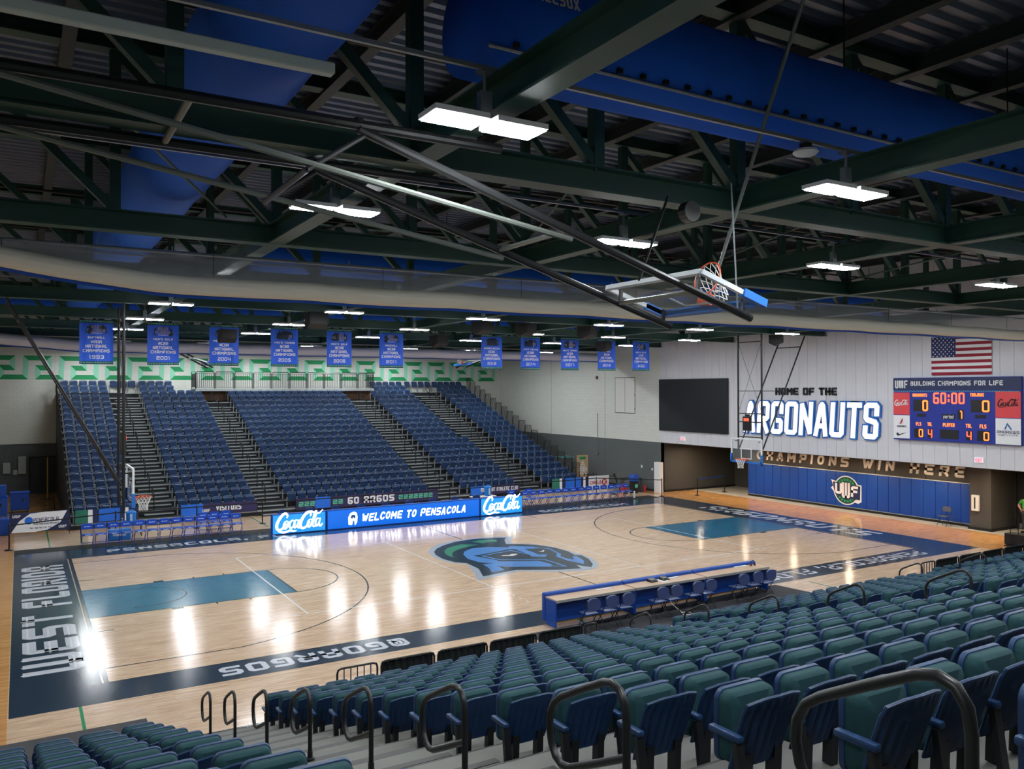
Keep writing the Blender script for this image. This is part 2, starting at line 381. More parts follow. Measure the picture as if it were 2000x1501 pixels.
# ------------------------------------------------------------------ room shell
XW = 32.0; YF = 38.6; ZR = 12.0; ZS = 3.05
fl = struct(MB().box(-10, -26, -.3, 40, 40, 0).build('floor', M_FLOOR), 'varnished maple sports floor with painted basketball court')
M_AMBER = wood_floor('amber_floor', rgb(224,172,112), rgb(206,150,92), rgb(160,110,64))
for n_, q in enumerate(((-10,-26,-1.84,40), (-1.84,22.2,31.02,40), (31.02,-26,34.55,40))): MB().box(q[0], q[1], -.2, q[2], min(q[3], YF), .0008).build('amber_border', M_AMBER, fl)
struct(MB().box(34.55, -26, -.05, 38.9, 19, .004).build('trim_1', M_CONC), 'pale concrete walkway strip under the overhang')
wf = struct(MB().box(-10, YF, ZS, 40, YF+.3, ZR).build('wall_far', M_BLKW), 'white block wall with green key pattern behind the bleachers')
MB().box(-10, YF, 0, 40, YF+.3, ZS).build('painted_dado', M_BLKG, wf)
struct(MB().box(-10.3, -26, 0, -10, YF, ZR).build('wall_left', M_BLKW2))
struct(MB().box(-10, -26.3, 0, 40, -26, ZR).build('wall_near', M_BLKW))
wr = struct(MB().box(XW, 18.85, ZS, XW+.3, YF, ZR).build('wall_right', M_BLKW2), 'side wall of painted block and white metal panels')
MB().box(XW, 18.85, 0, XW+.3, YF, ZS).build('painted_dado', M_BLKG2, wr)
for yj in (30.9, 24.4): MB().box(XW-.004, yj-.012, 0, XW, yj+.012, 9.5).build('control_joint', M_GREYW, wr)
# white metal wall panels above the overhang, each a sheet with a folded edge
PW = .55; npan = int((18.85+26)/PW)
pm = MB().add(*rbox(-.05, .0035, 0, .03, PW-.0035, ZR-ZS, .006, 1)).mesh('wall_panel', M_PANEL)
for i in range(npan): obj('wall_panel', pm, wr, (XW+.03, 18.85-PW*(i+1), ZS))
MB().box(XW+.05, -26, ZS, XW+.3, 18.85, ZR).build('panel_backing', M_GREYW, wr)
struct(MB().box(XW+.02, -26, ZS-.02, 40, 18.85, ZS+.12).build('ceiling_soffit', M_GREYW), 'low soffit under the overhanging white wall')
struct(MB().box(XW+.05, 18.85, 0, 40, 19.05, ZS).build('wall_passage', M_GREYW), 'grey painted wall of the passage under the overhang')
wa = struct(MB().box(35.5, 1.5, 0, 35.8, 15.05, ZS).build('wall_alcove', M_GREYW), 'grey wall with cream slogan letters above blue pads')
for yj in (12.2, 9.4, 6.6, 3.9): MB().box(35.488, yj-.012, 1.95, 35.5, yj+.012, ZS).build('panel_joint', M_BLACKM, wa)
struct(MB().box(35.0, .55, 0, 36.9, 1.5, ZS).build('wall_pier', M_GREYW), 'grey wall pier beside the blue wall pads')
struct(MB().box(36.9, -26, 0, 37.1, .55, ZS).build('wall_corridor', M_GREYW))
struct(MB().box(38.3, 1.5, 0, 38.5, 19, ZS).build('wall_back', M_GREYW))
struct(MB().box(35.8, 15.05, 0, 38.3, 15.2, ZS).build('wall_alcove_end', M_GREYW))
struct(MB().box(31.86, 18.8, 0, 32.12, 18.86, .1).box(32.05, 18.77, 0, 38.3, 18.85, .12).box(31.94, 18.85, 0, XW, 34, .12).build('baseboard_right', M_BLACKM))
struct(MB().box(34.93, .5, 0, 35.0, 1.55, .12).box(35.0, .48, 0, 36.9, .55, .12).build('baseboard_pier', M_BLACKM))
for n, (x, y0, y1) in enumerate(((38.26, 15.4, 17.3), (36.86, -2.0, .42)), 1):
    d = struct(MB().box(x, y0, 0, x+.04, y1, 2.5).build('door_%d' % n, M_DARK), 'dark double exit door at the end of the passage')
    MB().box(x-.06, y0+.15, 1.0, x, y1-.15, 1.08).build('push_bar', M_GALV, d)
    MB().box(x-.01, y0+.1, .03, x, y1-.1, .26).build('kick_plate', M_GALV, d)
    MB().box(x-.05, y0-.06, 0, x+.04, y0, 2.56).box(x-.05, y1, 0, x+.04, y1+.06, 2.56).box(x-.05, y0, 2.5, x+.04, y1, 2.56).build('door_frame', M_BLACKM, d)
    MB().box(x-.1, (y0+y1)/2-.25, 2.3, x-.02, (y0+y1)/2+.05, 2.4).build('door_closer', M_GALV, d)
d = struct(MB().box(-1.1, YF-.04, 0, .75, YF, 2.2).build('door_3', M_DARK), 'dark door in the far wall by the bleachers')
MB().box(-1.16, YF-.06, 0, -1.1, YF, 2.26).box(.75, YF-.06, 0, .81, YF, 2.26).box(-1.16, YF-.06, 2.2, .81, YF, 2.26).build('door_frame', M_BLACKM, d)
# corner guard on the block wall
tag(MB().box(31.7, 18.6, .0, 31.99, 19.1, 1.85).build('corner_guard', M_WHITE), 'tall white corner guard on the end of the block wall', 'corner guard')
# Greek key mural
kd = MB(); km = MB(); P = 1.93; kz = 6.98; kh = 1.46; x0 = -3.4
o = (0, YF-.003, 0)
def kq(mb, pts, i): mb.prism([(x0+P*(i+a), kz+kh*b) for a, b in pts], o, (1,0,0), (0,0,1))
M_KD = mat('key_green', rgb(24,142,84), .7, var=.04); M_KM = mat('key_mint', rgb(140,212,180), .7, var=.04)
for i in range(-3, 19):
    if x0+P*(i+1.1) > 32.2 and x0+P*i > 31: continue
    kq(kd, [(0,1),(.79,1),(.64,.8),(.15,.8)], i)
    kq(km, [(.79,1),(.79,.38),(.64,.6),(.64,.8)], i)
    kq(kd, [(.33,.6),(.64,.6),(.79,.38),(.48,.38)], i)
    kq(km, [(.33,.6),(.48,.38),(.48,.2),(.33,0)], i)
    kq(kd, [(.33,0),(.48,.2),(.98,.2),(1.13,0)], i)
    kq(km, [(1.0,1),(1.15,.8),(1.13,0),(.98,.2)], i)
kd.build('key_pattern', M_KD, wf); km.build('key_shading', M_KM, wf)

# ------------------------------------------------------------------ ceiling deck, trusses, beams
cd = MB(); y = -26.0; pit = .32
while y < 39:
    vs = []; prof = [(0,0),(.13,0),(.17,.075),(.28,.075)]
    for a, b in prof+[(pit,0)]:
        vs += [(-10.3, y+a, ZR+b), (40, y+a, ZR+b)]
    cd.add(vs, [(2*i, 2*i+1, 2*i+3, 2*i+2) for i in range(4)]); y += pit
struct(cd.build('ceiling', M_DECK), 'corrugated steel roof deck')
ZB = 8.85; BH = .34
TY = [-16.95, -11.0, -5.05, .9, 6.85, 12.8, 18.75, 24.7, 30.65, 36.6]
VX = [-8.13+2.6*i for i in range(16)]
NX = [-8.13, -2.97, 2.23, 7.42, 12.67, 17.9, 23.06, 28.26]
vm = MB().box(-.08, -.08, 0, .08, .08, ZR-.25-ZB-BH).mesh('vertical_post', M_GREEN)
dg = MB().bar((-2.6, 0, ZR-.25-ZB-BH), (0, 0, .0), .13).mesh('diagonal', M_GREEN)
def chordmesh(n, h, w): return MB().ibeam((-10, 0, 0), (XW+.1, 0, 0), w, h).mesh(n, M_GREEN)
bc = chordmesh('bottom_chord', BH, .3); tcm = chordmesh('top_chord', .25, .28)
where = ['over the upper near stands', 'over the near stands beside the folded hoop', 'just before the near divider curtain', 'just beyond the near divider curtain', 'over the middle of the court', 'over the far side of the court', 'over the far court chairs', 'at the far divider curtain', 'over the upper far bleachers', 'closest to the key-pattern wall']
for i, yy in enumerate(TY):
    t = thing('roof_truss', 'dark green steel roof truss spanning '+where[i], 'truss', (0, yy, ZB), group='roof trusses')
    obj('bottom_chord', bc, t); obj('top_chord', tcm, t, (0, 0, ZR-.25-ZB))
    for x in VX:
        if x > XW: continue
        obj('vertical_post', vm, t, (x, 0, BH)); obj('diagonal', dg, t, (x, 0, BH))
yb = MB().ibeam((0, -26, 0), (0, YF, 0), .28, BH).mesh('roof_beam', M_GREEN)
bw_ = ['farthest left, out above the camera side', 'left of the camera', 'running past the brightest near lamp pair', 'crossing above the folded hoop', 'meeting the truss at right of frame', 'fifth from the left wall side', 'sixth from the left, above the right key', 'nearest the scoreboard wall']
for i, x in enumerate(NX):
    tag(obj('roof_beam', yb, None, (x, 0, ZB+.006)), 'green steel cross beam under the roof '+bw_[i], 'beam', 'roof cross beams')
pj = MB().ibeam((0, -26, 0), (0, YF, 0), .2, .28).mesh('purlin', mat('purlin_grey', rgb(58,66,64), .6, var=.1))
for i in range(20):
    x = -9.4+2.1*i
    if x < XW: struct(obj('purlin', pj, None, (x, 0, ZR-.3)))

# ------------------------------------------------------------------ court markings (children of the floor)
FT = .3048; CL = 94*FT; CW = 50*FT; cxx = CL/2; cyy = CW/2
def paint(name, mb, m): return mb.build(name, m, fl)
def rect(mb, x0, y0, x1, y1, z): return mb.add([(x0,y0,z),(x1,y0,z),(x1,y1,z),(x0,y1,z)], [(0,1,2,3)])
AX0, AX1, AY0, AY1 = -1.82, 31.0, -1.22, 17.1
ap = MB(); z = .0010
rect(ap, AX0, AY0, 0, AY1, z); rect(ap, CL, AY0, AX1, AY1, z); rect(ap, 0, AY0, CL, 0, z); rect(ap, 0, CW, CL, AY1, z)
paint('apron_paint', ap, M_NAVY)
for x0_, x1_ in ((0, 19*FT), (CL-19*FT, CL)): paint('key_paint', rect(MB(), x0_, cyy-6*FT, x1_, cyy+6*FT, .0010), M_TEAL)
def lines(name, segs, m, w=.05, z=.002):
    mb = MB()
    for pl in segs:
        v, f = stroke(pl, w); mb.add([(a, b, z) for a, b in v], [q[::-1] for q in f])
    return paint(name, mb, m)
lines('boundary_line', [[(0,0),(CL,0),(CL,CW),(0,CW),(0,0)], [(cxx,0),(cxx,CW)]], M_LINE, .06)
lines('baseline_stripe', [[(-.1,0),(-.1,CW)], [(CL+.1,0),(CL+.1,CW)]], court_paint('stripe_tan', rgb(196,178,150)), .03)
for s, bx in ((1, 0), (-1, CL)):
    X = lambda d: bx+s*d
    lines('lane_line', [[(X(0), cyy-6*FT), (X(19*FT), cyy-6*FT), (X(19*FT), cyy+6*FT), (X(0), cyy+6*FT)]], M_LINE)
    lines('free_throw_arc', [[(X(19*FT+6*FT*math.cos(a)), cyy+6*FT*math.sin(a)) for a in [math.radians(-90+180*k/40) for k in range(41)]]], M_LINE)
    rx = 5.25*FT; r3 = 22.146*FT; yo = 21.65*FT; xa = math.sqrt(r3*r3-yo*yo); a0 = math.atan2(yo, xa)
    lines('three_point_line', [[(X(0), cyy-yo)]+[(X(rx+r3*math.cos(a)), cyy+r3*math.sin(a)) for a in [-a0+2*a0*k/64 for k in range(65)]]+[(X(0), cyy+yo)]], M_LINE)
    lines('restricted_arc', [[(X(4*FT), cyy-4*FT)]+[(X(rx+4*FT*math.cos(a)), cyy+4*FT*math.sin(a)) for a in [math.radians(-90+180*k/32) for k in range(33)]]+[(X(4*FT), cyy+4*FT)]], M_LINE, .045)
    bl = MB()
    for sy in (-1, 1):
        for d0, d1, wd in ((7*FT, 8*FT, .22), (11*FT, 11.17*FT, .2), (14.17*FT, 14.34*FT, .2), (17.34*FT, 17.5*FT, .2)):
            ya = cyy+sy*6*FT; rect(bl, min(X(d0), X(d1)), min(ya, ya+sy*wd), max(X(d0), X(d1)), max(ya, ya+sy*wd), .0022)
    paint('lane_block', bl, M_LINE)
    lines('coaching_mark', [[(X(28*FT), CW), (X(28*FT), CW-.9)], [(X(0), cyy+11*FT), (X(.5), cyy+11*FT)], [(X(0), cyy-11*FT), (X(.5), cyy-11*FT)]], M_LINE)
lines('volleyball_line', [[(cxx-9,cyy-4.5),(cxx+9,cyy-4.5),(cxx+9,cyy+4.5),(cxx-9,cyy+4.5),(cxx-9,cyy-4.5)], [(cxx-3,cyy-4.5),(cxx-3,cyy+4.5)], [(cxx+3,cyy-4.5),(cxx+3,cyy+4.5)]]
      + [[(cxx+q*3, cyy-4.5-.35-k*.4), (cxx+q*3, cyy-4.5-.5-k*.4)] for q in (-1, 1) for k in range(5)]
      + [[(cxx+q*9+.2*q, cyy-4.5), (cxx+q*9+.45*q, cyy-4.5)] for q in (-1, 1)], M_WLINE, .05, .0026)
lines('side_court_line', [[(-.6,-3.4),(-.6,-1.22)], [(-.6,17.1+1.05),(-.6,30)], [(11.5,-1.22),(11.2,-3.6)], [(20.5,-1.6),(20.5,-4)], [(8.2,18.6),(8.2,22)]], M_GLINE, .06)
lines('practice_line', [[(1.2,-3.9),(9,-3.9)], [(.55,18.6),(.75,22.5)], [(-.05,30),(.1,36)]], M_LINE, .05)
# apron lettering
def floortext(name, s, h, width, o, ux, uy, m=M_GTEXT, swr=.2, zz=.0024, **k):
    vf = fit(s, h, width, swr, **k); mb = MB(); ux = Vector(ux); uy = Vector(uy); o = Vector((o[0], o[1], zz))
    mb.add([o+ux*a+uy*b for a, b in vf[0]], [f if ux.cross(uy).z > 0 else f[::-1] for f in vf[1]]); return paint(name, mb, m)
floortext('apron_lettering', 'WEST', 1.22, 5.6, (-.36, 4.1), (0,1,0), (-1,0,0), swr=.24, ch=.06)
floortext('apron_lettering', 'FLORIDA', 1.28, 6.4, (-.30, 11.05), (0,1,0), (-1,0,0), swr=.22, ch=.06)
floortext('apron_lettering_highlight', 'WEST', 1.22, 5.6, (-.39, 4.05), (0,1,0), (-1,0,0), m=court_paint('letter_white', rgb(226,228,234)), swr=.24, drawr=.16, zz=.003, ch=.06)
floortext('apron_lettering_highlight', 'FLORIDA', 1.28, 6.4, (-.33, 11.0), (0,1,0), (-1,0,0), m=court_paint('letter_white2', rgb(226,228,234)), swr=.22, drawr=.16, zz=.003, ch=.06)
floortext('apron_lettering', 'PENSACOLA, FL', .62, 6.9, (4.75, 15.85), (1,0,0), (0,1,0), swr=.22)
floortext('apron_lettering', 'GOARGOS.COM', .6, 5.6, (24.2, 15.7), (1,0,0), (0,1,0), swr=.2)
floortext('apron_lettering', '@GOARGOS', .62, 4.5, (4.45, -.3), (-1,0,0), (0,-1,0), swr=.22)
floortext('apron_lettering', 'PENSACOLA, FLORIDA', .66, 10.2, (23.1, -.22), (-1,0,0), (0,-1,0), swr=.18)
floortext('apron_lettering', 'ARGONAUTS', 1.25, 9.9, (29.35, 7.85), (0,-1,0), (1,0,0), swr=.2, slant=.12)
# centre emblem
LOGO = [('emblem_halo', M_LHALO, .0028, [(11.97,9.42),(12.43,10.1),(13.0,10.64),(13.54,10.89),(14.36,11.11),(15.29,11.08),(16.24,10.74),(16.5,10.54),(16.09,10.04),(15.64,9.25),(16.26,8.76),(16.68,7.93),(16.76,6.8),(16.78,5.86),(16.63,4.98),(16.24,4.12),(15.82,3.67),(15.53,3.6),(15.19,3.55),(14.35,3.87),(13.24,4.66),(12.23,4.4),(11.38,4.22),(11.47,4.55),(11.78,5.31),(12.24,6.75),(11.9,6.95),(11.72,7.61),(11.74,8.56)]),
('emblem_base', M_LNAVY, .0033, [(12.17,9.3),(12.53,9.82),(13.03,10.28),(13.79,10.74),(14.68,10.91),(15.47,10.79),(16.13,10.51),(15.75,10.01),(15.37,9.23),(15.82,8.95),(16.35,8.42),(16.65,7.57),(16.66,6.65),(16.49,5.98),(16.67,5.77),(16.49,5.07),(16.06,4.23),(15.73,3.9),(15.48,4.44),(15.31,3.9),(14.53,4.13),(13.25,4.91),(11.76,4.61),(12.2,5.72),(12.28,6.76),(11.98,7.17),(11.87,7.9),(11.96,8.72)]),
('emblem_crest', M_LGREEN, .0038, [(12.53,9.18),(12.98,9.76),(13.78,10.16),(14.33,9.71),(13.63,9.47),(13.0,9.1),(12.6,8.62),(12.4,8.15),(12.31,7.72),(12.31,8.5)]),
('emblem_crest', M_LGREEN, .0038, [(14.38,10.42),(14.84,10.57),(15.56,10.32),(15.22,9.74),(15.17,10.13),(15.02,9.79),(14.85,10.09),(14.72,9.75)]),
('emblem_helmet', M_LBLUE, .0038, [(12.9,8.24),(13.22,8.76),(13.74,9.14),(14.44,9.09),(15.14,8.59),(15.24,8.75),(16.01,8.23),(16.14,7.76),(15.48,7.91),(15.01,8.23),(13.11,7.82),(13.47,6.69),(13.43,6.42),(14.73,5.77),(14.82,4.9),(14.59,4.78),(13.5,5.44),(12.99,5.84),(12.91,5.11),(12.32,5.01),(12.58,5.66),(12.68,6.33),(13.07,6.24),(12.74,6.71),(12.66,7.41)]),
('emblem_helmet', M_LBLUE, .0038, [(15.14,8.11),(15.45,7.92),(15.37,6.77),(15.66,6.59),(15.34,6.25),(14.91,6.58),(15.04,6.87)]),
('emblem_helmet', M_LBLUE, .0040, [(16.14,7.76),(16.37,7.47),(16.19,6.63),(16.13,6.36),(15.86,6.03),(15.83,5.57),(15.98,5.29),(16.24,5.8),(16.4,5.74),(16.18,4.97),(15.83,4.46),(15.66,5.2),(15.71,6.08),(16.1,6.59),(16.26,7.43)]),
('emblem_eye', M_WLINE, .0043, [(14.03,7.35),(14.35,7.25),(14.51,7.36),(14.76,7.27),(14.41,7.02),(14.05,7.22)]),
('emblem_eye', M_WLINE, .0043, [(15.63,7.22),(15.8,7.24),(16.02,7.36),(15.82,7.11),(15.69,7.14)])]
for n, m, zz, pl in LOGO:
    me = bpy.data.meshes.new(n); bm = bmesh.new()
    f = bm.faces.new([bm.verts.new((x, y, zz)) for x, y in pl]); bmesh.ops.triangulate(bm, faces=[f])
    for q in bm.faces:
        q.normal_update()
        if q.normal.z < 0: q.normal_flip()
    bm.to_mesh(me); bm.free(); me.materials.append(m); obj(n, me, fl)
lines('emblem_visor', [[(15.06,6.92),(14.85,7.97),(13.39,7.63),(13.6,6.65),(15.04,5.88),(15.05,4.49),(13.45,5.37),(13.02,5.77)]], M_LBLUE, .09, .0042)
# mats lying on the floor
tag(MB().box(-1.82, 17.1, 0, 30.4, 18.1, .006).build('floor_mat', M_BLACKM), 'long black floor mat behind the far sideline', 'mat')
tag(MB().prism([(9.1,-1.75),(19.2,-1.3),(19.4,-2.9),(10.3,-3.1)], (0,0,0), (1,0,0), (0,1,0), .006).build('floor_mat', mat('charcoal_mat', rgb(48,48,52), .85, var=.08)), 'charcoal floor mat behind the scorers table', 'mat')
for i in range(3): tag(MB().box(-8+2.82*i, -5.0, 0, -8+2.82*(i+1)-.012, -2.55, .012).build('floor_cover', M_GREYCOW), ['grey floor cover panel farthest left', 'grey floor cover panel at the left edge of the frame', 'grey floor cover panel ending beside the near aisle'][i], 'floor cover', 'grey floor covers')

# ------------------------------------------------------------------ LED high-bay lamps
HZ = 8.7
ROWS = [(-18.2, (-3.3,2.0,7.0,12.3,17.6,22.8)), (-13.15, (2.0,7.08,12.3,17.6,22.8)), (-9.0, (-3.3,2.0,6.93,12.2,18.0,23.3,28.0)), (-.25, (-3.3,2.0,6.66,12.04,17.4,22.6,27.6)),
        (5.0, (2.0,7.05,12.0,17.4,22.03,27.2)), (10.6, (-3.3,2.0,6.9,11.94,17.46,21.96,26.68)), (16.0, (2.0,7.0,12.08,17.4,22.29,27.23)),
        (25.1, (2.5,6.8,12.2,18.0,22.39,27.6)), (30.3, (2.0,6.9,12.1,17.5,22.3,27.4)), (36.1, (2.0,7.3,12.17,17.5,22.3))]
lens = MB()
for k in range(4): lens.box(-.255, -.165+.085*k, -.012, .255, -.095+.085*k, 0)
lensm = lens.mesh('lamp_lens', M_LENS)
housem = MB().box(-.27, -.185, .001, .27, .185, .05).mesh('lamp_housing', M_WHITE)
stemm = MB().box(-.06, -.04, .05, .06, .04, .3).tube([(0,0,.3),(0,0,.5)], .018, 6).box(-.06,-.06,.47,.06,.06,.5).mesh('lamp_stem', M_GALV)
armm = MB().box(-.3, -.025, .05, .3, .025, .09).mesh('lamp_arm', M_GALV)
RN = ['above the top of the near stands', 'over the near stands', 'before the near curtain', 'just behind the near curtain', 'above the near half court', 'above the far half court', 'above the far sideline', 'above the lower far bleachers', 'above the middle far bleachers', 'above the top far bleachers']
railm = MB().box(-9.5, -.02, .5, XW, .02, .54).mesh('lamp_rail', M_GALV)
for (y, xs), rn in zip(ROWS, RN):
    tag(obj('lamp_rail', railm, None, (0, y, HZ)), 'thin galvanised rail holding the lamp row '+rn, 'rail', 'lamp rails')
    for i, x in enumerate(xs):
        t = thing('high_bay_lamp', 'twin LED high-bay lamp %s, %s from left' % (rn, ORD[i]), 'lamp', (x, y, HZ), group='LED high-bay lamps')
        for sx in (-1, 1):
            h = obj('lamp_housing', housem, t, (sx*.31, 0, 0)); obj('lamp_lens', lensm, h)
        obj('lamp_stem', stemm, t); obj('lamp_arm', armm, t)
# warm downlights in the soffit
dl = MB().lathe([(.2,-.004),(.2,0)], 20); dlm = dl.mesh('downlight_lens', M_WLENS)
dr = MB().lathe([(.2,-.012),(.21,-.075),(.22,-.075),(.22,-.001),(.21,0)], 24).mesh('downlight_glint_shield', M_GREYW)  # unseen shade added around each lens to keep its glint off the floor
for i, y in enumerate((17.2, 13.6, 10.2, 6.8, 3.4, -.2, -3.6)):
    for j, x in enumerate((33.7,)):
        t = thing('soffit_downlight', 'round warm downlight in the low soffit, %s from the block wall' % ORD[i], 'lamp', (x, y, ZS-.02), group='soffit downlights')
        obj('downlight_glint_shield', dr, t); obj('downlight_lens', dlm, t, (0,0,-.012))
# fabric ducts
def duct(name, label, a, b, r, seam, m=M_DUCT):
    a = Vector(a); b = Vector(b); n = max(8, int((b-a).length/.6)); t = thing(name, label, 'duct', a)
    pts = [a+(b-a)*(i/n) for i in range(n+1)]
    rr = [r*(1+.012*math.sin(i*2.1)+(.0 if i % 4 else -.012)) for i in range(n+1)]
    o = MB().tube([p-a for p in pts], rr, 32).build('duct_sleeve', m, t, 'all')
    for i in range(3, n, 7): MB().tube([pts[i]-a+Vector((0,0,r*.97)), pts[i]-a+Vector((0,0,ZR-a.z))], .012, 5).build('hanger_strap', M_BLACK, t)
    return t, o
t, o = duct('fabric_duct', 'big royal blue fabric air duct running over the near stands', (2.35,-12.15,10.14), (31.9,-12.15,10.14), .6, 0)
MB().tube([(0,0,0),(30.7,0,0)], .02, 6).build('seam_rail', M_GALV, t).location = (0, -.45, -.43)
dots = MB()
for i in range(90): dots.box(.3+i*.33-.03, -.02, .02, .3+i*.33+.03, .02, .07)
g_ = dots.build('grommets', M_BLACKM, t); g_.location = (0, -.49, -.43); g_['kind'] = 'stuff'
vf = fit('DurkeeSox'.upper(), .14, .8, .2)
mb = MB(); mb.add([Vector((.16+a*.0, 0, 0))+Vector((a+.45, -.612*math.cos(.12+b*1.6), .612*math.sin(.12+b*1.6))) for a, b in vf[0]], vf[1]); mb.build('duct_lettering', M_WHITE, t)
duct('fabric_duct', 'big royal blue fabric air duct running away over the left aisle', (.58,-18,10.12), (.58,19,10.12), .66, 0)
duct('fabric_duct', 'blue fabric duct crossing beyond the near divider curtain', (4,3.9,10.1), (31.9,3.9,10.1), .6, 0)
duct('fabric_duct', 'blue fabric duct over the far sideline', (-6,20.6,10.1), (31.9,20.6,10.1), .6, 0)
# ------------------------------------------------------------------ far telescopic bleachers
FB_Y = 22.3; FB_D = .826; FB_Z = .25; FB_R = .31; NROW = 20
def fb_deck(r): return FB_Z+FB_R*r
M_SEAT = mat('seat_blue', rgb(22,52,92), .38, var=.06, scale=9)
M_SEATLIT = mat('seat_blue_lit_rim', rgb(74,102,140), .4, var=.05)  # rim colour lightened to paint in light caught along the shell tops
M_ALU = mat('aluminium', rgb(176,182,180), .38, .55, var=.06, scale=5)
M_TREAD = mat('bleacher_deck', rgb(42,45,47), .6, .0, var=.08)
M_RISER = mat('bleacher_riser', rgb(26,30,34), .6, var=.1)
M_SEATB = mat('seat_bracket', rgb(150,154,156), .4, .3, var=.05)
X0B, X1B = .35, 28.9
PLX0, PLX1 = 8.2, 20.5
for r in range(NROW):
    z = fb_deck(r)
    bl = thing('bleacher_tier', 'grey bleacher tier with bright nosing, %s tier up from the far sideline' % ORD[r], 'bleacher tier', (0, FB_Y+r*FB_D, z), group='far bleacher tiers')
    segs = [(X0B, X1B)] if r < 18 else [(X0B, PLX0), (PLX1, X1B)]
    dp = FB_D-.04 if r < NROW-1 else .57
    for a, b in segs:
        MB().box(a, .0, -.04, b, dp, -.001).build('deck_board', M_TREAD, bl)
        MB().box(a, -.03, -.06, b, 0, .0).build('tread_nosing', M_ALU, bl)
        MB().box(a, .02, -FB_R+.01, b, .05, -.045).build('riser', M_RISER, bl)
for sx, nm in ((X0B-.06, 'left'), (X1B+.01, 'right')):
    tag(MB().prism([(0,0),(16.2,0),(16.2,fb_deck(NROW-1)),(0,FB_Z)], (sx,FB_Y,0), (0,1,0), (0,0,1), .05).build('end_cladding', M_RISER), 'tall dark side panel closing the %s end of the far bleachers' % nm, 'side panel')
AISLES = [(3.22, 4.86), (8.5, 10.15), (18.4, 20.1), (23.95, 25.75)]
mid = ['left', 'second', 'third', 'right']
for ai, (a, b) in enumerate(AISLES):
    top = 19 if ai in (0, 3) else 17
    st = thing('aisle_stair', 'grey aisle steps climbing the %s aisle of the far bleachers' % mid[ai], 'stairs', ((a+b)/2, FB_Y, 0), group='far aisle stairs')
    hw = (b-a)/2
    sm = MB().box(-hw+.22, -.36, -.02, hw-.1, -.04, 0).mesh('aisle_step', M_TREAD)
    nm = MB().box(-hw+.22, -.39, -.045, hw-.1, -.36, .006).mesh('nosing', M_ALU)
    rm = MB().box(-hw+.22, -.34, -FB_R/2+.005, hw-.1, -.32, -.03).mesh('step_riser', M_RISER)
    for r in range(top):
        zz = fb_deck(r)-FB_R/2
        p = obj('aisle_step', sm, st, (0, r*FB_D, zz)); obj('nosing', nm, p); obj('step_riser', rm, p)
# aisle handrails on every second row
hrm = MB().tube([(0,0,0),(0,0,.72),(0,.05,.82),(0,.35,.93),(0,.62,.97),(0,.66,.9),(0,.6,.72),(0,.3,.6),(0,.0,.55)], .026, 6)
hrm.lathe([(.06,0),(.05,.03)], 8); hrm = hrm.mesh('handrail', M_BLACKM, True)
for ai, (a, b) in enumerate(AISLES):
    k = 0
    for r in range(1, 18 if ai in (0, 3) else 16, 2):
        tag(obj('aisle_handrail', hrm, None, (a+(b-a)*.42, FB_Y+r*FB_D+.02, fb_deck(r)), 0), 'black looped aisle handrail, %s up in the %s far aisle' % (ORD[k], mid[ai]), 'handrail', 'far aisle handrails'); k += 1
# seats
def far_seat_meshes():
    back = MB()
    def fb(u, v):
        x = (u-.5)*.435; cv = .05*(abs(u-.5)*2)**2
        w = .435*(1-.06*(1-v)); zz = .40+.38*v-(.03*(abs(u-.5)*2)**4)*v
        return ((u-.5)*w, .20+.09*v-cv, zz)
    back.grid(fb, 6, 4); bm_ = back.mesh('backrest', M_SEAT, 'all')
    rim = MB().tube([(a[0], a[1], a[2]) for a in [fb(0, .55), fb(0, .9), fb(.06, 1), fb(.3, 1), fb(.7, 1), fb(.94, 1), fb(1, .9), fb(1, .55)]], .014, 5).mesh('backrest_rim', M_SEATLIT, True)
    seat = MB()
    out = rrect(.40, .36, .09, 3, 0, .53)
    fr = [(x*.93, .085, .52+(z-.52)*.93) for x, z in out]; md = [(x, .115, z) for x, z in out]; bk = [(x, .16, z) for x, z in out]
    n = len(out); seat.add(fr+md+bk, [tuple(range(n))]+[(i+k*n, i+(k+1)*n, (i+1) % n+(k+1)*n, (i+1) % n+k*n) for k in range(2) for i in range(n)]+[tuple(range(3*n-1, 2*n-1, -1))])
    sm = seat.mesh('seat_pan', M_SEAT, True, True)
    br = MB().bar((0,.2,.0), (0,.2,.5), .03, .05).box(-.0125,.06,.49,.0125,.24,.53).mesh('seat_bracket', M_SEATB)
    return bm_, rim, sm, br
fs_back, fs_rim, fs_seat, fs_br = far_seat_meshes()
BLK = [(.45, 5, 'far left block'), (4.9, 7, 'second far block'), (10.2, 15, 'centre far block'), (20.2, 7, 'fourth far block'), (25.85, 5, 'right-hand far block')]
allseats = []
for bi, (bx, n, nm) in enumerate(BLK):
    for r in range(NROW):
        if bi == 2 and r > 17: continue
        m = n
        if bi == 1 and r >= 18: m = 4
        x0_ = bx
        if bi == 3: m = 7 if r < 8 else 6
        for c in range(m):
            if bi == 3 and r >= 18 and c < 1: continue
            allseats.append((bx+.265+c*.53, r, nm, c))
for x in (3.4, 3.93, 4.46, 23.7, 24.3, 24.85, 25.4):
    allseats.append((x+.1, 19, 'top bridge over a far aisle', 0))
allseats.sort(key=lambda s: (s[1], s[0]))
rest = MB()
def addmesh(mb, me, off):
    mb.add([(v.co.x+off[0], v.co.y+off[1], v.co.z+off[2]) for v in me.vertices], [tuple(p.vertices) for p in me.polygons])
stuffs = [MB(), MB(), MB(), MB()]
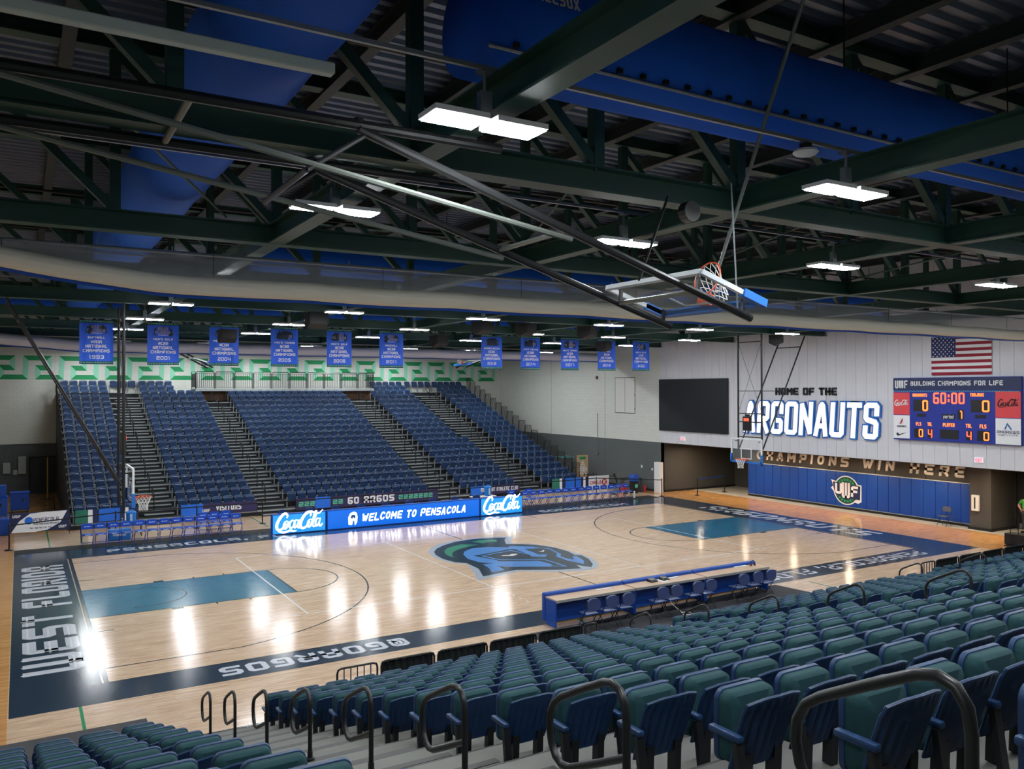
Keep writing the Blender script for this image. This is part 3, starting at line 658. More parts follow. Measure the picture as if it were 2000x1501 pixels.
for i, (x, r, nm, c) in enumerate(allseats):
    loc = (x, FB_Y+r*FB_D+.305, fb_deck(r)+.001)
    if i < 300:
        t = thing('stadium_seat', 'blue flip-up stadium seat, %s row up, %s seat of the %s' % (ORD[r], ORD[c], nm), 'seat', loc, group='blue far bleacher seats')
        b = obj('backrest', fs_back, t); obj('backrest_rim', fs_rim, b); obj('seat_pan', fs_seat, t); obj('seat_bracket', fs_br, t, (-.245,0,0)); obj('seat_bracket', fs_br, t, (.245,0,0))
    else:
        for mb, me in zip(stuffs, (fs_back, fs_rim, fs_seat)): addmesh(mb, me, loc)
        for q in (-.245, .245): addmesh(stuffs[3], fs_br, (loc[0]+q, loc[1], loc[2]))
t = thing('upper_stadium_seats', 'remaining blue flip-up seats on the upper far bleacher rows', 'seats'); t['kind'] = 'stuff'
for mb, m, n in zip(stuffs, (M_SEAT, M_SEATLIT, M_SEAT, M_SEATB), ('backrests', 'backrest_lit_rims', 'seat_pans', 'seat_brackets')):
    q = mb.build(n, m, t, 'all' if n == 'backrests' else True); q['kind'] = 'stuff'
# camera platform above the centre block with its guard rail
plz = 6.38
pt = thing('viewing_platform', 'raised viewing platform with black railings above the centre far seats', 'platform', (0, 0, 0))
MB().box(PLX0, 36.95, plz-.1, PLX1, 38.55, plz).build('platform_floor', M_TREAD, pt)
MB().box(PLX0, 36.9, plz-.14, PLX1, 36.95, plz+.03).build('platform_edge', M_ALU, pt)
for k in range(14): MB().box(PLX0+.05+k*.93, 37.0, 0 if False else 5.6, PLX0+.13+k*.93, 37.08, plz-.1).build('platform_leg', M_BLACK, pt)
MB().box(PLX0, 37.5, 5.6, PLX1, 37.55, plz-.1).build('platform_skirt', mat('plywood_brown', rgb(92,64,40), .7), pt)
npn = 10; pw = (PLX1-PLX0)/npn
fr = MB().tube([(.04,0,.03),(.04,0,1.05),(.1,0,1.13),(pw-.1,0,1.13),(pw-.04,0,1.05),(pw-.04,0,.03)], .03, 6).bar((.04,0,.12),(pw-.04,0,.12),.03).bar((.04,0,1.02),(pw-.04,0,1.02),.025).mesh('rail_frame', M_BLACK)
br = MB().bar((0,0,.12),(0,0,1.02),.022).mesh('baluster', M_BLACKM)
for k in range(npn):
    f = obj('guard_rail', fr, pt, (PLX0+k*pw, 36.98, plz))
    for j in range(9): obj('baluster', br, f, (.12+j*(pw-.24)/8, 0, 0))
for xx in (PLX0, PLX1):
    f = obj('guard_rail', MB().tube([(0,0,0),(0,0,1.13),(0,1.4,1.13),(0,1.4,0)], .022, 6).mesh('rail_frame', M_BLACK), pt, (xx, 37.0, plz))
    for j in range(8): obj('baluster', br, f, (0, .17*(j+1), 0))
# stepped end guards
eg = MB().tube([(0,0,0),(0,0,1.02),(0,.04,1.07),(0,.72,1.07),(0,.76,1.02),(0,.76,0)], .022, 6).bar((0,0,.1),(0,.76,.1),.02).bar((0,0,1.0),(0,.76,1.0),.016)
eg = eg.mesh('guard_frame', M_BLACK); eb = MB().bar((0,0,.1),(0,.12,1.0),.017).mesh('guard_wire', M_BLACKM)
for sx, nm in ((X1B+.08, 'right'), (X0B-.08, 'left')):
    for r in range(1, NROW):
        if nm == 'left' and r % 3: pass
        t = thing('end_guard_rail', 'black wire guard at the %s end of the far bleachers, %s from the floor' % (nm, ORD[r-1]), 'guard rail', (sx, FB_Y+r*FB_D, fb_deck(r)), group='bleacher end guards')
        obj('guard_frame', eg, t)
        for j in range(6): obj('guard_wire', eb, t, (0, .04+.105*j, 0))
# ------------------------------------------------------------------ things on the scoreboard wall
WX = XW-.022
UX, UZ = (0,-1,0), (0,0,1)
M_SCREEN = mat('screen_black', rgb(17,22,28), .55, var=.05)
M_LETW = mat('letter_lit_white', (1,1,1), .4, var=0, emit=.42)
M_LETB = mat('letter_blue', rgb(36,110,196), .4, var=.03)
M_LETK = mat('letter_black', rgb(12,14,18), .5, var=.05)
M_CREAM = mat('letter_cream', rgb(236,230,220), .5, var=.03)
M_NAVYP = mat('navy_print', rgb(28,40,84), .5, var=.05); M_WPR = mat('white_print', rgb(236,238,242), .5, var=.02); M_MINT = mat('mint_print', rgb(96,190,160), .5, var=.03)
M_REDP = mat('red_print', rgb(196,44,52), .5, var=.04); M_PURP = mat('purple_print', rgb(44,36,84), .55, var=.1)
t = thing('video_screen', 'large black switched-off video screen on the white wall', 'screen', (WX, 18.83, 3.8))
MB().add(*rbox(-.12, -5.67, 0, 0, 0, 3.1, .015, 1)).build('screen_frame', M_BLACK, t)
MB().box(-.125, -5.63, .04, -.12, -.04, 3.06).build('display_panel', M_SCREEN, t)
def letters(root, s, h, cw, sw, m, o, ux, uy, thick, gap, slant=0, ch=.12, face=None, grow=0):
    L, tot = text2(s, h, cw, sw, gap=gap, slant=slant, ch=ch, alt='AGS' if s == 'ARGONAUTS' else '')
    L2 = text2(s, h+2*grow, cw+2*grow, sw+2*grow, gap=gap-2*grow, slant=slant, ch=ch, alt='AGS' if s == 'ARGONAUTS' else '')[0] if grow else L
    o = Vector(o); n = Vector(ux).cross(Vector(uy)).normalized()
    for (c, v, f), (c2, v2, f2) in zip(L, L2):
        cx_ = sum(a for a, b in v)/len(v)
        base = MB().flat(([(a-cx_, b-grow) for a, b in v2], f2), (0,0,0), ux, uy, thick).build('letter', m, root); base.location = o+Vector(ux)*cx_-Vector(root.location)
        if face: MB().flat(([(a-cx_, b) for a, b in v], f), n*(thick+.002), ux, uy, .02).build('letter_face', face, base)
t = thing('wall_lettering', 'small black HOME OF THE letters above the big white name', 'lettering', (WX, 8.0, 5.98))
letters(t, 'HOME OF THE', .38, .3, .1, M_LETK, (WX, 8.0, 5.98), UX, UZ, .05, .06, ch=.06)
t = thing('wall_lettering', 'huge white blue-edged ARGONAUTS letters on the white wall', 'lettering', (WX, 8.0, 3.97))
letters(t, 'ARGONAUTS', 1.68, .80, .25, M_LETB, (WX, 7.94, 3.98), UX, UZ, .1, .11, slant=.07, ch=.1, face=M_LETW, grow=.065)
t = thing('wall_lettering', 'cream CHAMPIONS WIN HERE letters above the blue pads', 'lettering', (35.49, 8.2, 2.2))
L, tot = text2('CHAMPIONS WIN HERE', .54, .46, .125, gap=.255, slant=.14, ch=.1, alt='AMOWC'); kx = 12.4/tot
for c, v, f in L:
    cx_ = sum(a for a, b in v)/len(v)
    q = MB().flat(([(a-cx_, b) for a, b in v], f), (0,0,0), UX, UZ, .05).build('letter', M_CREAM, t); q.location = (0, -cx_*kx, 0)
# flag
t = thing('flag', 'american flag with red stripes hung flat above the scoreboard', 'flag', (WX, 1.35, 6.86))
FWd, FHt = 2.55, 1.62
def flagpt(a, b, off=0): return (-.03-off-.02*math.sin(a*7)-.012*math.sin(a*17+b*2), -a*FWd, b*FHt)
MB().grid(lambda u, v: flagpt(u, v), 24, 8).build('flag_field', M_WPR, t, True)
M_FRED = mat('flag_red', rgb(150,22,48), .7, var=.05); M_FBLU = mat('flag_blue', rgb(32,42,96), .7, var=.05)
for k in range(7):
    z0, z1 = (2*k)/13, (2*k+1)/13; u0 = .42 if k >= 4 else 0
    if k == 3: u0 = .42
    MB().grid(lambda u, v: flagpt(u0+(1-u0)*u, z0+(z1-z0)*v, .004), 20, 1).build('stripe', M_FRED, t, True)
ca = MB().grid(lambda u, v: flagpt(.42*u, 6/13+7/13*v, .006), 12, 4).build('canton', M_FBLU, t, True)
st = MB()
for r in range(9):
    for c in range(6 if r % 2 == 0 else 5):
        cu = .42*((c+.5+(0 if r % 2 == 0 else .5))/6); cv = 6/13+7/13*(r+.6)/9.2
        p = Vector(flagpt(cu, cv, .010))
        st.add([p+Vector((0, -rr*math.sin(a), rr*math.cos(a))) for k in range(10) for rr, a in [((.042 if k % 2 == 0 else .017), math.pi*k/5)]], [tuple(range(10))])
q = st.build('stars', M_WPR, ca); q['kind'] = 'stuff'
# scoreboard
SBW, SBH = 5.46, 2.72
t = thing('scoreboard', 'blue electronic scoreboard with red digits and sponsor panels', 'scoreboard', (WX, 3.05, 4.05))
M_SBB = mat('scoreboard_blue', rgb(22,46,150), .45, var=.04); M_LEDR = mat('led_red', (1,.10,.04), .4, var=0, emit=2.0); M_LEDA = mat('led_amber', (1,.21,.04), .4, var=0, emit=1.7)
M_LEDOFF = mat('led_window', rgb(22,20,26), .4, var=.05); M_COLA = mat('cola_red', rgb(224,70,76), .5, var=.03)
MB().add(*rbox(-.2, -SBW, 0, 0, 0, SBH, .02, 1)).build('cabinet', M_SBB, t)
fx = lambda x: (x-755)/1240*SBW
fz = lambda z, x=1300: (1-(z-486)/(612+54*(x-755)/1240))*SBH
def sbrect(name, x0, y0, x1, y1, m, d=.205, par=t):
    return MB().box(-d, -fx(x1), fz(y1,(x0+x1)/2), -d+.008, -fx(x0), fz(y0,(x0+x1)/2)).build(name, m, par)
hd = sbrect('header_panel', 757, 492, 1995, 612, M_NAVYP, .206)
gk = MB()
for k in range(60): gk.box(-.21, -(.02+k*.09+.055), fz(622)-.02, -.206, -(.02+k*.09), fz(622)+.01)
q = gk.build('key_border', M_MINT, t); q['kind'] = 'stuff'
def sbtext(name, s, x0, x1, y0, y1, m, swr=.2, d=.212, par=t, **k):
    xm = (x0+x1)/2; h = fz(y0, xm)-fz(y1, xm); vf = fit(s, h, fx(x1)-fx(x0), swr, **k)
    return MB().flat(vf, (-d, -fx(xm), fz(y1, xm)), UX, UZ, .004).build(name, m, par)
sbtext('header_lettering', 'BUILDING CHAMPIONS FOR LIFE', 945, 1840, 522, 568, M_WPR, .2)
sbtext('header_logo', 'UWF', 778, 912, 512, 590, M_WPR, .2); 
for nm_, x0, y0, x1, y1, m in (('sponsor_panel', 758, 632, 934, 852, M_COLA), ('sponsor_panel', 758, 858, 934, 1088, M_WPR), ('sponsor_panel', 1772, 632, 1992, 884, M_COLA), ('sponsor_panel', 1772, 890, 1992, 1140, M_WPR)):
    sbrect(nm_, x0, y0, x1, y1, m, .206)
V, F = script_cola()
def cola(par, o, ux, uy, wid, m, th=0):
    k = wid/2.66; return MB().flat(([(a*k, b*k) for a, b in V], F), o, ux, uy, th).build('script_wordmark', m, par)
cola(t, (-.211, -fx(770), fz(760, 840)), UX, UZ, fx(920)-fx(770), M_WPR, .003)
cola(t, (-.211, -fx(1790), fz(778, 1880)), UX, UZ, fx(1975)-fx(1790), M_LETK, .003)
def sbpoly(name, pts, m, xm): return MB().prism([(fx(a), fz(b, xm)) for a, b in pts], (-.211, 0, 0), UX, UZ, .003).build(name, m, t)
sbpoly('sponsor_logo', [(822,948),(856,884),(862,910),(846,936),(874,930)], M_REDP, 850)
sbtext('sponsor_lettering', 'BSNSPORTS', 800, 898, 960, 978, M_LETK, .2)
sbpoly('sponsor_logo', [(790,1040),(795,1062),(815,1064),(905,1025),(830,1046),(812,1045),(812,1030)], M_LETK, 850)
sbpoly('sponsor_logo', [(1848,995),(1876,930),(1918,995),(1902,995),(1876,952),(1864,995)], mat('print_blue', rgb(44,90,160), .5), 1880)
sbtext('sponsor_lettering', 'ANDREWS', 1786, 1980, 1006, 1034, M_NAVYP, .16); sbtext('sponsor_lettering', 'INSTITUTE', 1796, 1970, 1042, 1056, M_NAVYP, .14)
sbtext('team_name', 'ARGONAUTS', 968, 1118, 645, 675, M_LEDA, .24); sbtext('team_name', 'TROJANS', 1542, 1670, 645, 677, M_LEDA, .24)
for x0, y0, x1, y1 in ((976,705,1132,820),(1548,710,1724,832),(1422,808,1478,900),(980,990,1080,1080),(1122,994,1174,1084),(1248,1002,1428,1092),(1502,1012,1560,1104),(1604,1012,1720,1110),(1270,848,1398,900),(1010,842,1100,874),(1586,855,1686,888)):
    sbrect('digit_window', x0, y0, x1, y1, M_LEDOFF, .208)
for s_, x0, x1, y0, y1, m in (('60:00',1182,1490,636,748,M_LEDR),('0',1070,1128,708,818,M_LEDA),('0',1652,1720,714,830,M_LEDA),('1',1440,1478,815,892,M_LEDA),('0',1030,1076,995,1076,M_LEDA),('4',1126,1170,1000,1080,M_LEDR),('4',1506,1554,1018,1098,M_LEDR),('0',1664,1716,1020,1106,M_LEDA),
    ('FLS',1002,1056,928,962,M_LEDA),('TOL',1122,1168,930,964,M_LEDA),('PLAYER',1278,1392,936,972,M_LEDA),('TOL',1500,1554,944,980,M_LEDA),('FLS',1630,1690,948,986,M_LEDA)):
    sbtext('digits' if s_[0] in '0146' else 'caption', s_, x0, x1, y0, y1, m, .15 if s_[0] in '0146' else .2)
sbtext('caption', 'period', 1282, 1382, 856, 890, M_WPR, .14)
# exit signs
for y, lab in ((16.8, 'white exit sign with red letters under the video screen'), (-.67, 'white exit sign with red letters under the scoreboard')):
    t = thing('exit_sign', lab, 'exit sign', (WX, y+.18, 3.27)); MB().add(*rbox(-.07, -.36, 0, 0, 0, .21, .01, 1)).build('sign_box', mat('exit_white', (.95,.95,.95), .4, var=0, emit=.25), t)
    MB().flat(fit('EXIT', .14, .26, .2), (-.072, -.18, .035), UX, UZ, .004).build('sign_lettering', mat('exit_red', (1,.05,.18), .4, var=0, emit=1.0), t)
# wall pads
t = thing('wall_padding', 'row of royal blue wall pads with a round UWF emblem', 'wall padding', (35.5, 15.0, .15))
PN = 22; pw = 13.47/PN
padm = MB().add(*rbox(-.1, -pw+.006, 0, -.004, -.006, 1.8, .02, 2)).mesh('pad', M_BLUE, True)
for i in range(PN): obj('pad', padm, t, (0, -i*pw, 0))
MB().box(-.11, -13.47, 1.8, -.004, 0, 1.83).build('top_trim', M_WHITE, t); MB().box(-.1, -13.47, -.03, -.004, 0, 0).build('bottom_trim', M_ALU, t)
struct(MB().box(35.42, 1.5, 0, 35.5, 15.02, .11).build('baseboard_alcove', M_BLACKM))
E_Y, E_Z = 8.23-15.0, 1.0-.15
em = MB().prism(circle(.76, 40), (-.102, E_Y, E_Z), UX, UZ, .006).prism([(-.93,.5),(-.7,.44),(.9,.34),(.9,-.52),(.7,-.62),(-.72,-.3),(-.78,-.1),(-.95,.06),(-.8,.18)], (-.1015, E_Y, E_Z), UX, UZ, .006).build('emblem', M_WPR, t)
MB().prism(circle(.70, 40), (-.110, E_Y, E_Z), UX, UZ, .004).build('emblem_disc', mat('dark_green_print', rgb(20,70,60), .5), t)
kk = MB()
for a in range(20):
    if a in (0, 9, 10, 19): continue
    an = math.radians(a*18+9); kk.prism(rrect(.12,.12,.01,1), (-.1155, E_Y-.56*math.cos(an), E_Z+.56*math.sin(an)), (0,-math.sin(an),-math.cos(an)), (0,-math.cos(an),math.sin(an)), .003)
q = kk.build('emblem_key', mat('green_print', rgb(40,150,96), .5), t); q['kind'] = 'stuff'
MB().prism([(-.82,.40),(.84,.28),(.82,-.42),(.3,-.42),(.1,-.5),(-.66,-.26),(-.78,.1)], (-.1160, E_Y, E_Z), UX, UZ, .003).build('emblem_plate', M_NAVYP, t)
for ch_, cx_, w_, h_, z_ in (('U', -.47, .42, .56, -.22), ('W', -.02, .5, .8, -.4), ('F', .5, .42, .56, -.3)):
    MB().flat(textflat(ch_, h_, w_/GW.get(ch_, 1), .13)[0], (-.1195, E_Y-cx_, E_Z+z_), UX, UZ, .004).build('emblem_letter', M_WPR, t)
# small wall things
t = thing('defibrillator_cabinet', 'slim white wall cabinet with a dark slot on the grey pier', 'cabinet', (34.99, 1.2, .85)); MB().add(*rbox(-.12, -.16, 0, 0, .16, .7, .01, 1)).build('cabinet_body', M_WHITE, t); MB().box(-.125, -.03, .1, -.12, .03, .6).build('cabinet_slot', M_BLACKM, t)
t = thing('wall_hatch', 'white double access hatch high in the block wall', 'hatch', (XW, 23.27, 4.78))
for k in range(2): MB().add(*rbox(-.02, -.985-k*1.0, .01, 0, -.015-k*1.0, 2.26, .005, 1)).build('hatch_leaf', mat('hatch_white', rgb(222,222,216), .6, var=.03), t)
MB().box(-.008, -2.03, -.03, -.001, .03, 2.3).build('hatch_frame', M_GREYW, t)
for k, z in ((0,.2),(0,1.1),(0,2.0),(1,.2),(1,1.1),(1,2.0)): MB().box(-.03, -.03-k*1.96, z, -.02, .0-k*1.96, z+.12).build('hinge', M_GALV, t)
tag(MB().tube([(XW-.03,25.2,2.0),(XW-.03,25.2,4.7)], .02, 6).box(XW-.08,25.1,1.9,XW-.001,25.3,2.05).build('wall_conduit', M_GALV), 'thin vertical conduit with a box on the block wall', 'conduit')
tag(MB().box(XW-.06, 25.15, 7.0, XW-.001, 25.35, 7.2).build('fire_strobe', mat('strobe_maroon', rgb(80,30,30), .5)), 'small maroon strobe high on the block wall', 'strobe')
for i, (y, z) in enumerate(((20.6,1.45),(19.6,1.35),(19.35,1.33))): tag(MB().box(XW-.03, y-.06, z-.08, XW-.001, y+.06, z+.08).build('wall_switch', M_WHITE), ['white switch plate on the grey block wall farthest from its corner','white switch plate in the middle of three on the grey block wall','white switch plate closest to the white corner guard'][i], 'switch', 'block wall switches')
# far wall electrics, left edge
for i, (x0, z0, x1, z1) in enumerate(((-2.5,1.3,-2.12,1.95),(-1.98,1.2,-1.75,1.5),(-1.72,1.25,-1.3,2.3))):
    tag(MB().add(*rbox(x0, YF-.16, z0, x1, YF-.002, z1, .01, 1)).build('electrical_box', mat('box_grey', rgb(150,158,154), .5)), ['grey electrical box farthest left on the dark far wall','small grey electrical box between two larger ones','tall grey electrical cabinet beside the far door'][i], 'electrical box', 'far wall electrical boxes')
tag(MB().tube([(-2.3,YF-.03,1.95),(-2.3,YF-.03,2.95),(-2.2,YF-.03,3.05),(3,YF-.03,3.05)], .018, 6).build('wall_conduit', M_GALV), 'thin grey conduit bending along the far wall top', 'conduit')
tag(MB().box(.85, YF-.04, 1.45, 1.0, YF-.002, 1.6).build('wall_switch', M_WHITE), 'small white plate beside the dark far door', 'switch')
# ------------------------------------------------------------------ folding chairs
M_CHB = mat('chair_blue_vinyl', rgb(16,78,190), .3, var=.05); M_CHF = mat('chair_blue_frame', rgb(28,52,140), .35, .2, var=.05)
M_CHN = mat('chair_navy', rgb(34,58,110), .35, var=.05); M_CHK = mat('chair_dark_frame', rgb(24,26,34), .35, .2, var=.05); M_CHG = mat('chair_grey_vinyl', rgb(82,88,108), .5, var=.05)
def chair_meshes(mv, mf, pad=.05, bh=.22, br_=.08):
    seat = MB().add(*rbox(-.2, -.2, .43, .2, .2, .43+pad, .02, 2)).mesh('seat', mv, True)
    bk = MB()
    out = rrect(.42, bh, br_, 5, 0, .86-bh/2)
    f = [(x, .225+.02*(1-(x/.21)**2)*-1, z) for x, z in out]; b = [(x, .265-.02*(1-(x/.21)**2)*-1, z) for x, z in out]; n = len(out)
    bk.add(f+b, [tuple(range(n)), tuple(range(2*n-1, n-1, -1))]+[(i, i+n, (i+1) % n+n, (i+1) % n) for i in range(n)])
    bk = bk.mesh('backrest', mv, True, True)
    fa = MB().tube([(0,.25,.84),(0,.2,.6),(0,.02,.3),(0,-.22,.0)], .011, 6).mesh('leg', mf, True)
    fb_ = MB().tube([(0,-.17,.44),(0,.05,.2),(0,.24,0)], .011, 6).mesh('leg', mf, True)
    cb = MB().tube([(-.205,-.12,.13),(.205,-.12,.13)], .009, 6).mesh('crossbar', mf)
    cr = MB().tube([(-.19,.13,.12),(.19,.13,.12)], .009, 6).mesh('crossbar', mf)
    pr = MB().flat(fit('ARGONAUTS', .03, .2, .2), (-.0,-.21,.445), (1,0,0), (0,0,1), .002).mesh('seat_print', M_WPR)
    pb = MB().box(-.11,.19,.735,-.05,.2,.765).box(-.03,.19,.74,.11,.2,.76).mesh('back_print', M_WPR)
    return seat, bk, fa, fb_, cb, cr, pr, pb
CH = {'b': chair_meshes(M_CHB, M_CHF), 'n': chair_meshes(M_CHN, M_CHK, .03, .32, .15), 'g': chair_meshes(M_CHG, M_CHK, .03)}
def chair(kind, label, loc, rz, group):
    seat, bk, fa, fb_, cb, cr, pr, pb = CH[kind]
    t = thing('folding_chair', label, 'chair', loc, rz, group)
    s = obj('seat', seat, t); b = obj('backrest', bk, t)
    for q in (-.215, .215): obj('leg', fa, t, (q,0,0))
    for q in (-.195, .195): obj('leg', fb_, t, (q,0,0))
    obj('crossbar', cb, t); obj('crossbar', cr, t)
    if kind == 'b': obj('seat_print', pr, s); obj('back_print', pb, b)
    return t
for i in range(13): chair('b', 'royal blue padded folding chair, %s from left in the left team row' % ORD[i], (.72+i*.485, 17.72-.02*i, .006), 0, 'left team chairs')
for i in range(3): chair('b', 'royal blue folding chair in the spare row at left, %s from left' % ORD[i], (5.35+i*.5, 18.55, 0), 0, 'left spare chairs')
for i in range(14): chair('b', 'royal blue padded folding chair, %s from left in the right team row' % ORD[i], (21.55+i*.525, 17.5, .006), 0, 'right team chairs')
for i in range(2): chair('b', 'royal blue folding chair in the spare row at right, %s from left' % ORD[i], (21.2+i*1.1, 18.35, 0), 0, 'right spare chairs')
for i in range(9): chair('n', 'dark navy folding chair peeking over the display boards, %s from left' % ORD[i], (8.6+i*1.25, 17.5, .006), 0, 'chairs behind display boards')
chair('g', 'grey folding chair standing alone against the blue wall pads', (34.75, 2.55, .004), -math.pi/2, None)
SX = [11.15, 11.75, 12.3, 13.5, 14.0, 14.8, 15.3, 16.6, 17.2, 17.75]
for i, x in enumerate(SX): chair('n', 'navy folding chair tucked behind the scorers table, %s from left' % ORD[i], (x, -2.2, .0065), math.pi, 'scorers table chairs')
# ------------------------------------------------------------------ LED boards
M_LEDB = mat('led_blue', rgb(8,98,205), .35, var=.05, scale=3, emit=.75); M_LEDC = mat('led_cyan', rgb(36,142,215), .35, var=.05, scale=3, emit=.8); M_LEDW = mat('led_white', (1,1,1), .35, var=0, emit=2.2)
M_LEDN = mat('led_navy', rgb(20,70,130), .35, var=0, emit=.4)
def led(label, x0, x1, kind):
    w = x1-x0; H = .9; t = thing('display_board', label, 'display board', (x0, 16.2, .0025), -.0, 'courtside display boards')
    MB().add(*rbox(0, 0, 0, w, .22, H, .02, 1)).build('cabinet', M_BLUE, t)
    MB().box(.05, -.006, .05, w-.05, 0, H-.05).build('display_panel', M_LEDC if kind == 'c' else M_LEDB, t)
    if kind == 'c': cola(t, (.16, -.012, .14), (1,0,0), UZ, w-.32, M_LEDW, .003)
    else:
        q = textflat('WELCOME TO PENSACOLA', .36, .25, .07, gap=.06, slant=.25, ch=.1, alt='AMOWC')
        k = 5.35/q[1]; MB().flat(([(a*k, b+.1*math.sin(a*3)*.15) for a, b in q[0][0]], q[0][1]), (4.3, -.012, .27), (1,0,0), UZ, .003).build('display_lettering', M_LEDW, t)
        hl = MB().prism([(-.2,-.28),(-.22,.05),(-.12,.24),(.05,.3),(.18,.24),(.22,.05),(.2,-.2),(.1,-.32),(.06,-.1),(.0,-.1),(-.04,-.3)], (1.22, -.010, .45), (1,0,0), UZ, .003).build('display_emblem', M_LEDW, t)
        MB().prism([(-.12,.02),(-.06,.16),(.1,.16),(.14,.02),(.05,-.02),(.02,.06),(-.02,-.02)], (1.22, -.0145, .45), (1,0,0), UZ, .002).build('emblem_shade', M_LEDN, t)
led('lit blue display board with white script at the left end of three', 7.72, 10.14, 'c')
led('long lit display board reading WELCOME TO PENSACOLA', 10.16, 17.97, 'w')
led('lit blue display board with white script at the right end of three', 17.99, 20.46, 'c')
# ------------------------------------------------------------------ scorers table
M_TOP = mat('table_top', rgb(196,164,136), .4, var=.08, scale=4, stretch=(1,8,8))
t = thing('scorers_table', 'long blue padded scorers table with tan top at the near sideline', 'table', (10.42, -1.8, 0))
for i in range(3):
    a, b = i*2.67, (i+1)*2.67-.02
    MB().add(*rbox(a, .55, .09, b, .74, .84, .05, 2)).build('front_pad', M_BLUE, t)
    MB().box(a+.02, .02, .72, b-.02, .6, .755).build('table_top', M_TOP, t)
    MB().box(a+.01, .0, .69, b-.01, .02, .757).build('top_edge', M_ALU, t)
    MB().box(a+.02, .50, .05, b-.02, .54, .72).build('modesty_panel', M_BLUE, t)
    for q in (a, b-.04): MB().box(q, .06, .03, q+.04, .52, .72).build('end_panel', M_BLUE, t)
MB().box(.05, .56, .0, 7.95, .62, .09).build('floor_rail', mat('yellow_rail', rgb(190,150,60), .6), t)
for i, x in enumerate((14.0, 14.45)):
    q = thing('desk_console', ['black phone-like console left of the papers on the scorers table','black console right of the papers on the scorers table'][i], 'console', (x, -1.42, .7555), .1)
    MB().prism([(-.1,0),(.1,0),(.1,.03),(-.1,.09)], (-.12,0,0), (0,-1,0), (0,0,1), -.24).build('console_body', M_BLACK, q); MB().box(-.07,-.06,.055,.07,.0,.062).build('key_pad', M_GALV, q)
for i, (x, y, w_, h_, lab) in enumerate(((12.0,-1.45,.5,.06,'white power strip near the left end of the scorers table'),(14.22,-1.62,.25,.3,'white paper sheet between the two consoles'),(14.55,-1.4,.45,.06,'white strip behind the consoles'),(17.4,-1.35,.5,.08,'white strip near the right end of the scorers table'))):
    tag(MB().add(*rbox(x, y, .7555, x+w_, y+h_, .775 if h_ < .2 else .7585, .003, 1)).build('paper_sheet' if h_ > .2 else 'power_strip', M_WPR), lab, 'paper' if h_ > .2 else 'power strip')
hs = thing('headset', 'brown and black headset at the right end of the scorers table', 'headset', (18.1, -1.4, .7555)); MB().tube([(-.08,0,.03),(-.06,0,.13),(0,0,.17),(.06,0,.13),(.08,0,.03)], .012, 6).build('headband', M_BLACK, hs); 
for q in (-.08, .08): MB().lathe([(.035,0),(.04,.03),(.03,.06)], 10, (q,0,0)).build('ear_cup', mat('brown_foam', rgb(90,60,50), .8), hs)
tag(MB().tube([(14.25,-1.78,.6),(14.28,-1.9,.2),(14.35,-2.25,.02),(14.2,-2.5,.02),(14.45,-2.6,.02),(14.55,-2.35,.02),(14.3,-2.3,.03)], .012, 6).build('power_cable', M_CREAM, None, True), 'cream power cable trailing under the scorers table', 'cable')
# ------------------------------------------------------------------ banners along the bleacher front
def banner(label, x0, x1, z0, z1, y, m, cols=(), group='bleacher front banners', wave=.02):
    w, h = x1-x0, z1-z0; t = thing('fabric_banner', label, 'banner', (x0, y, z0), 0, group)
    fn = lambda u, v, o=0: (u*w, -o-wave*math.sin(u*w*3)+wave*.5*math.sin(u*w*9+v*3), v*h)
    MB().grid(fn, max(8, int(w*5)), 4).build('cloth', m, t, True)
    for k in range(max(2, int(w/1.2)+1)): MB().bar((w*k/max(1, int(w/1.2)),.04,-z0+.003),(w*k/max(1, int(w/1.2)),.04,h),.025).build('banner_pole', M_BLACK, t)
    for (u0, u1, v0, v1, mm) in cols: MB().grid(lambda u, v: fn(u0+(u1-u0)*u, v0+(v1-v0)*v, .008), max(4, int(w*(u1-u0)*6)), 3).build('print_patch', mm, t, True)
    return t, fn, w, h
def btext(t, s, uc, z, h, wid, m, swr=.2, off=.035, **k): return MB().flat(fit(s, h, wid, swr, **k), (uc, -off, z), (1,0,0), UZ, .003).build('banner_lettering', m, t)
M_CYB = mat('bright_blue_print', rgb(30,110,220), .5, var=.05); M_GRP = mat('green_fabric', rgb(40,120,100), .6, var=.1)
t, fn, w_, h_ = banner('purple VISITORS banner on the far bleacher front', 4.96, 8.53, .27, .82, 22.1, M_PURP, [(0,.28,0,1,M_CYB)])
btext(t, 'VISITORS', 2.2, .16, .26, 1.2, M_WPR); btext(t, 'UWF', 1.15, .12, .16, .34, M_WPR)
t, fn, w_, h_ = banner('long purple GO ARGOS banner with green key pattern', 10.49, 18.53, .14, .74, 22.1, M_PURP, [(.125,.225,.05,1,M_CYB)])
btext(t, 'GO', 3.05, .12, .38, .62, M_WPR, .24); btext(t, 'ARGOS', 4.5, .12, .38, 1.75, M_WPR, .24)
for a, b in ((.1,1.0),(1.9,2.5),(5.6,7.9)):
    n = int((b-a)/.3)
    for k in range(n): MB().flat(textflat('2', .24, .24, .06, ch=0)[0], (a+.15+k*.3, -.035, .18), (1,0,0), UZ, .003).build('key_motif', M_MINT, t)
t, fn, w_, h_ = banner('purple ARGONAUT ATHLETIC CLUB banner on the far bleacher front', 20.59, 23.9, .22, .72, 22.1, M_PURP, [(0,.25,0,1,M_CYB)])
btext(t, 'ARGONAUT ATHLETIC CLUB', 1.9, .16, .22, 2.5, M_WPR)
t, fn, w_, h_ = banner('green navy and blue banner behind the left team cooler', .5, 3.1, .3, .9, 22.1, M_NAVYP, [(0,.2,0,1,M_GRP),(.2,.27,0,1,M_WPR),(.37,.7,.05,1,M_CYB),(.78,.84,0,1,M_WPR)])
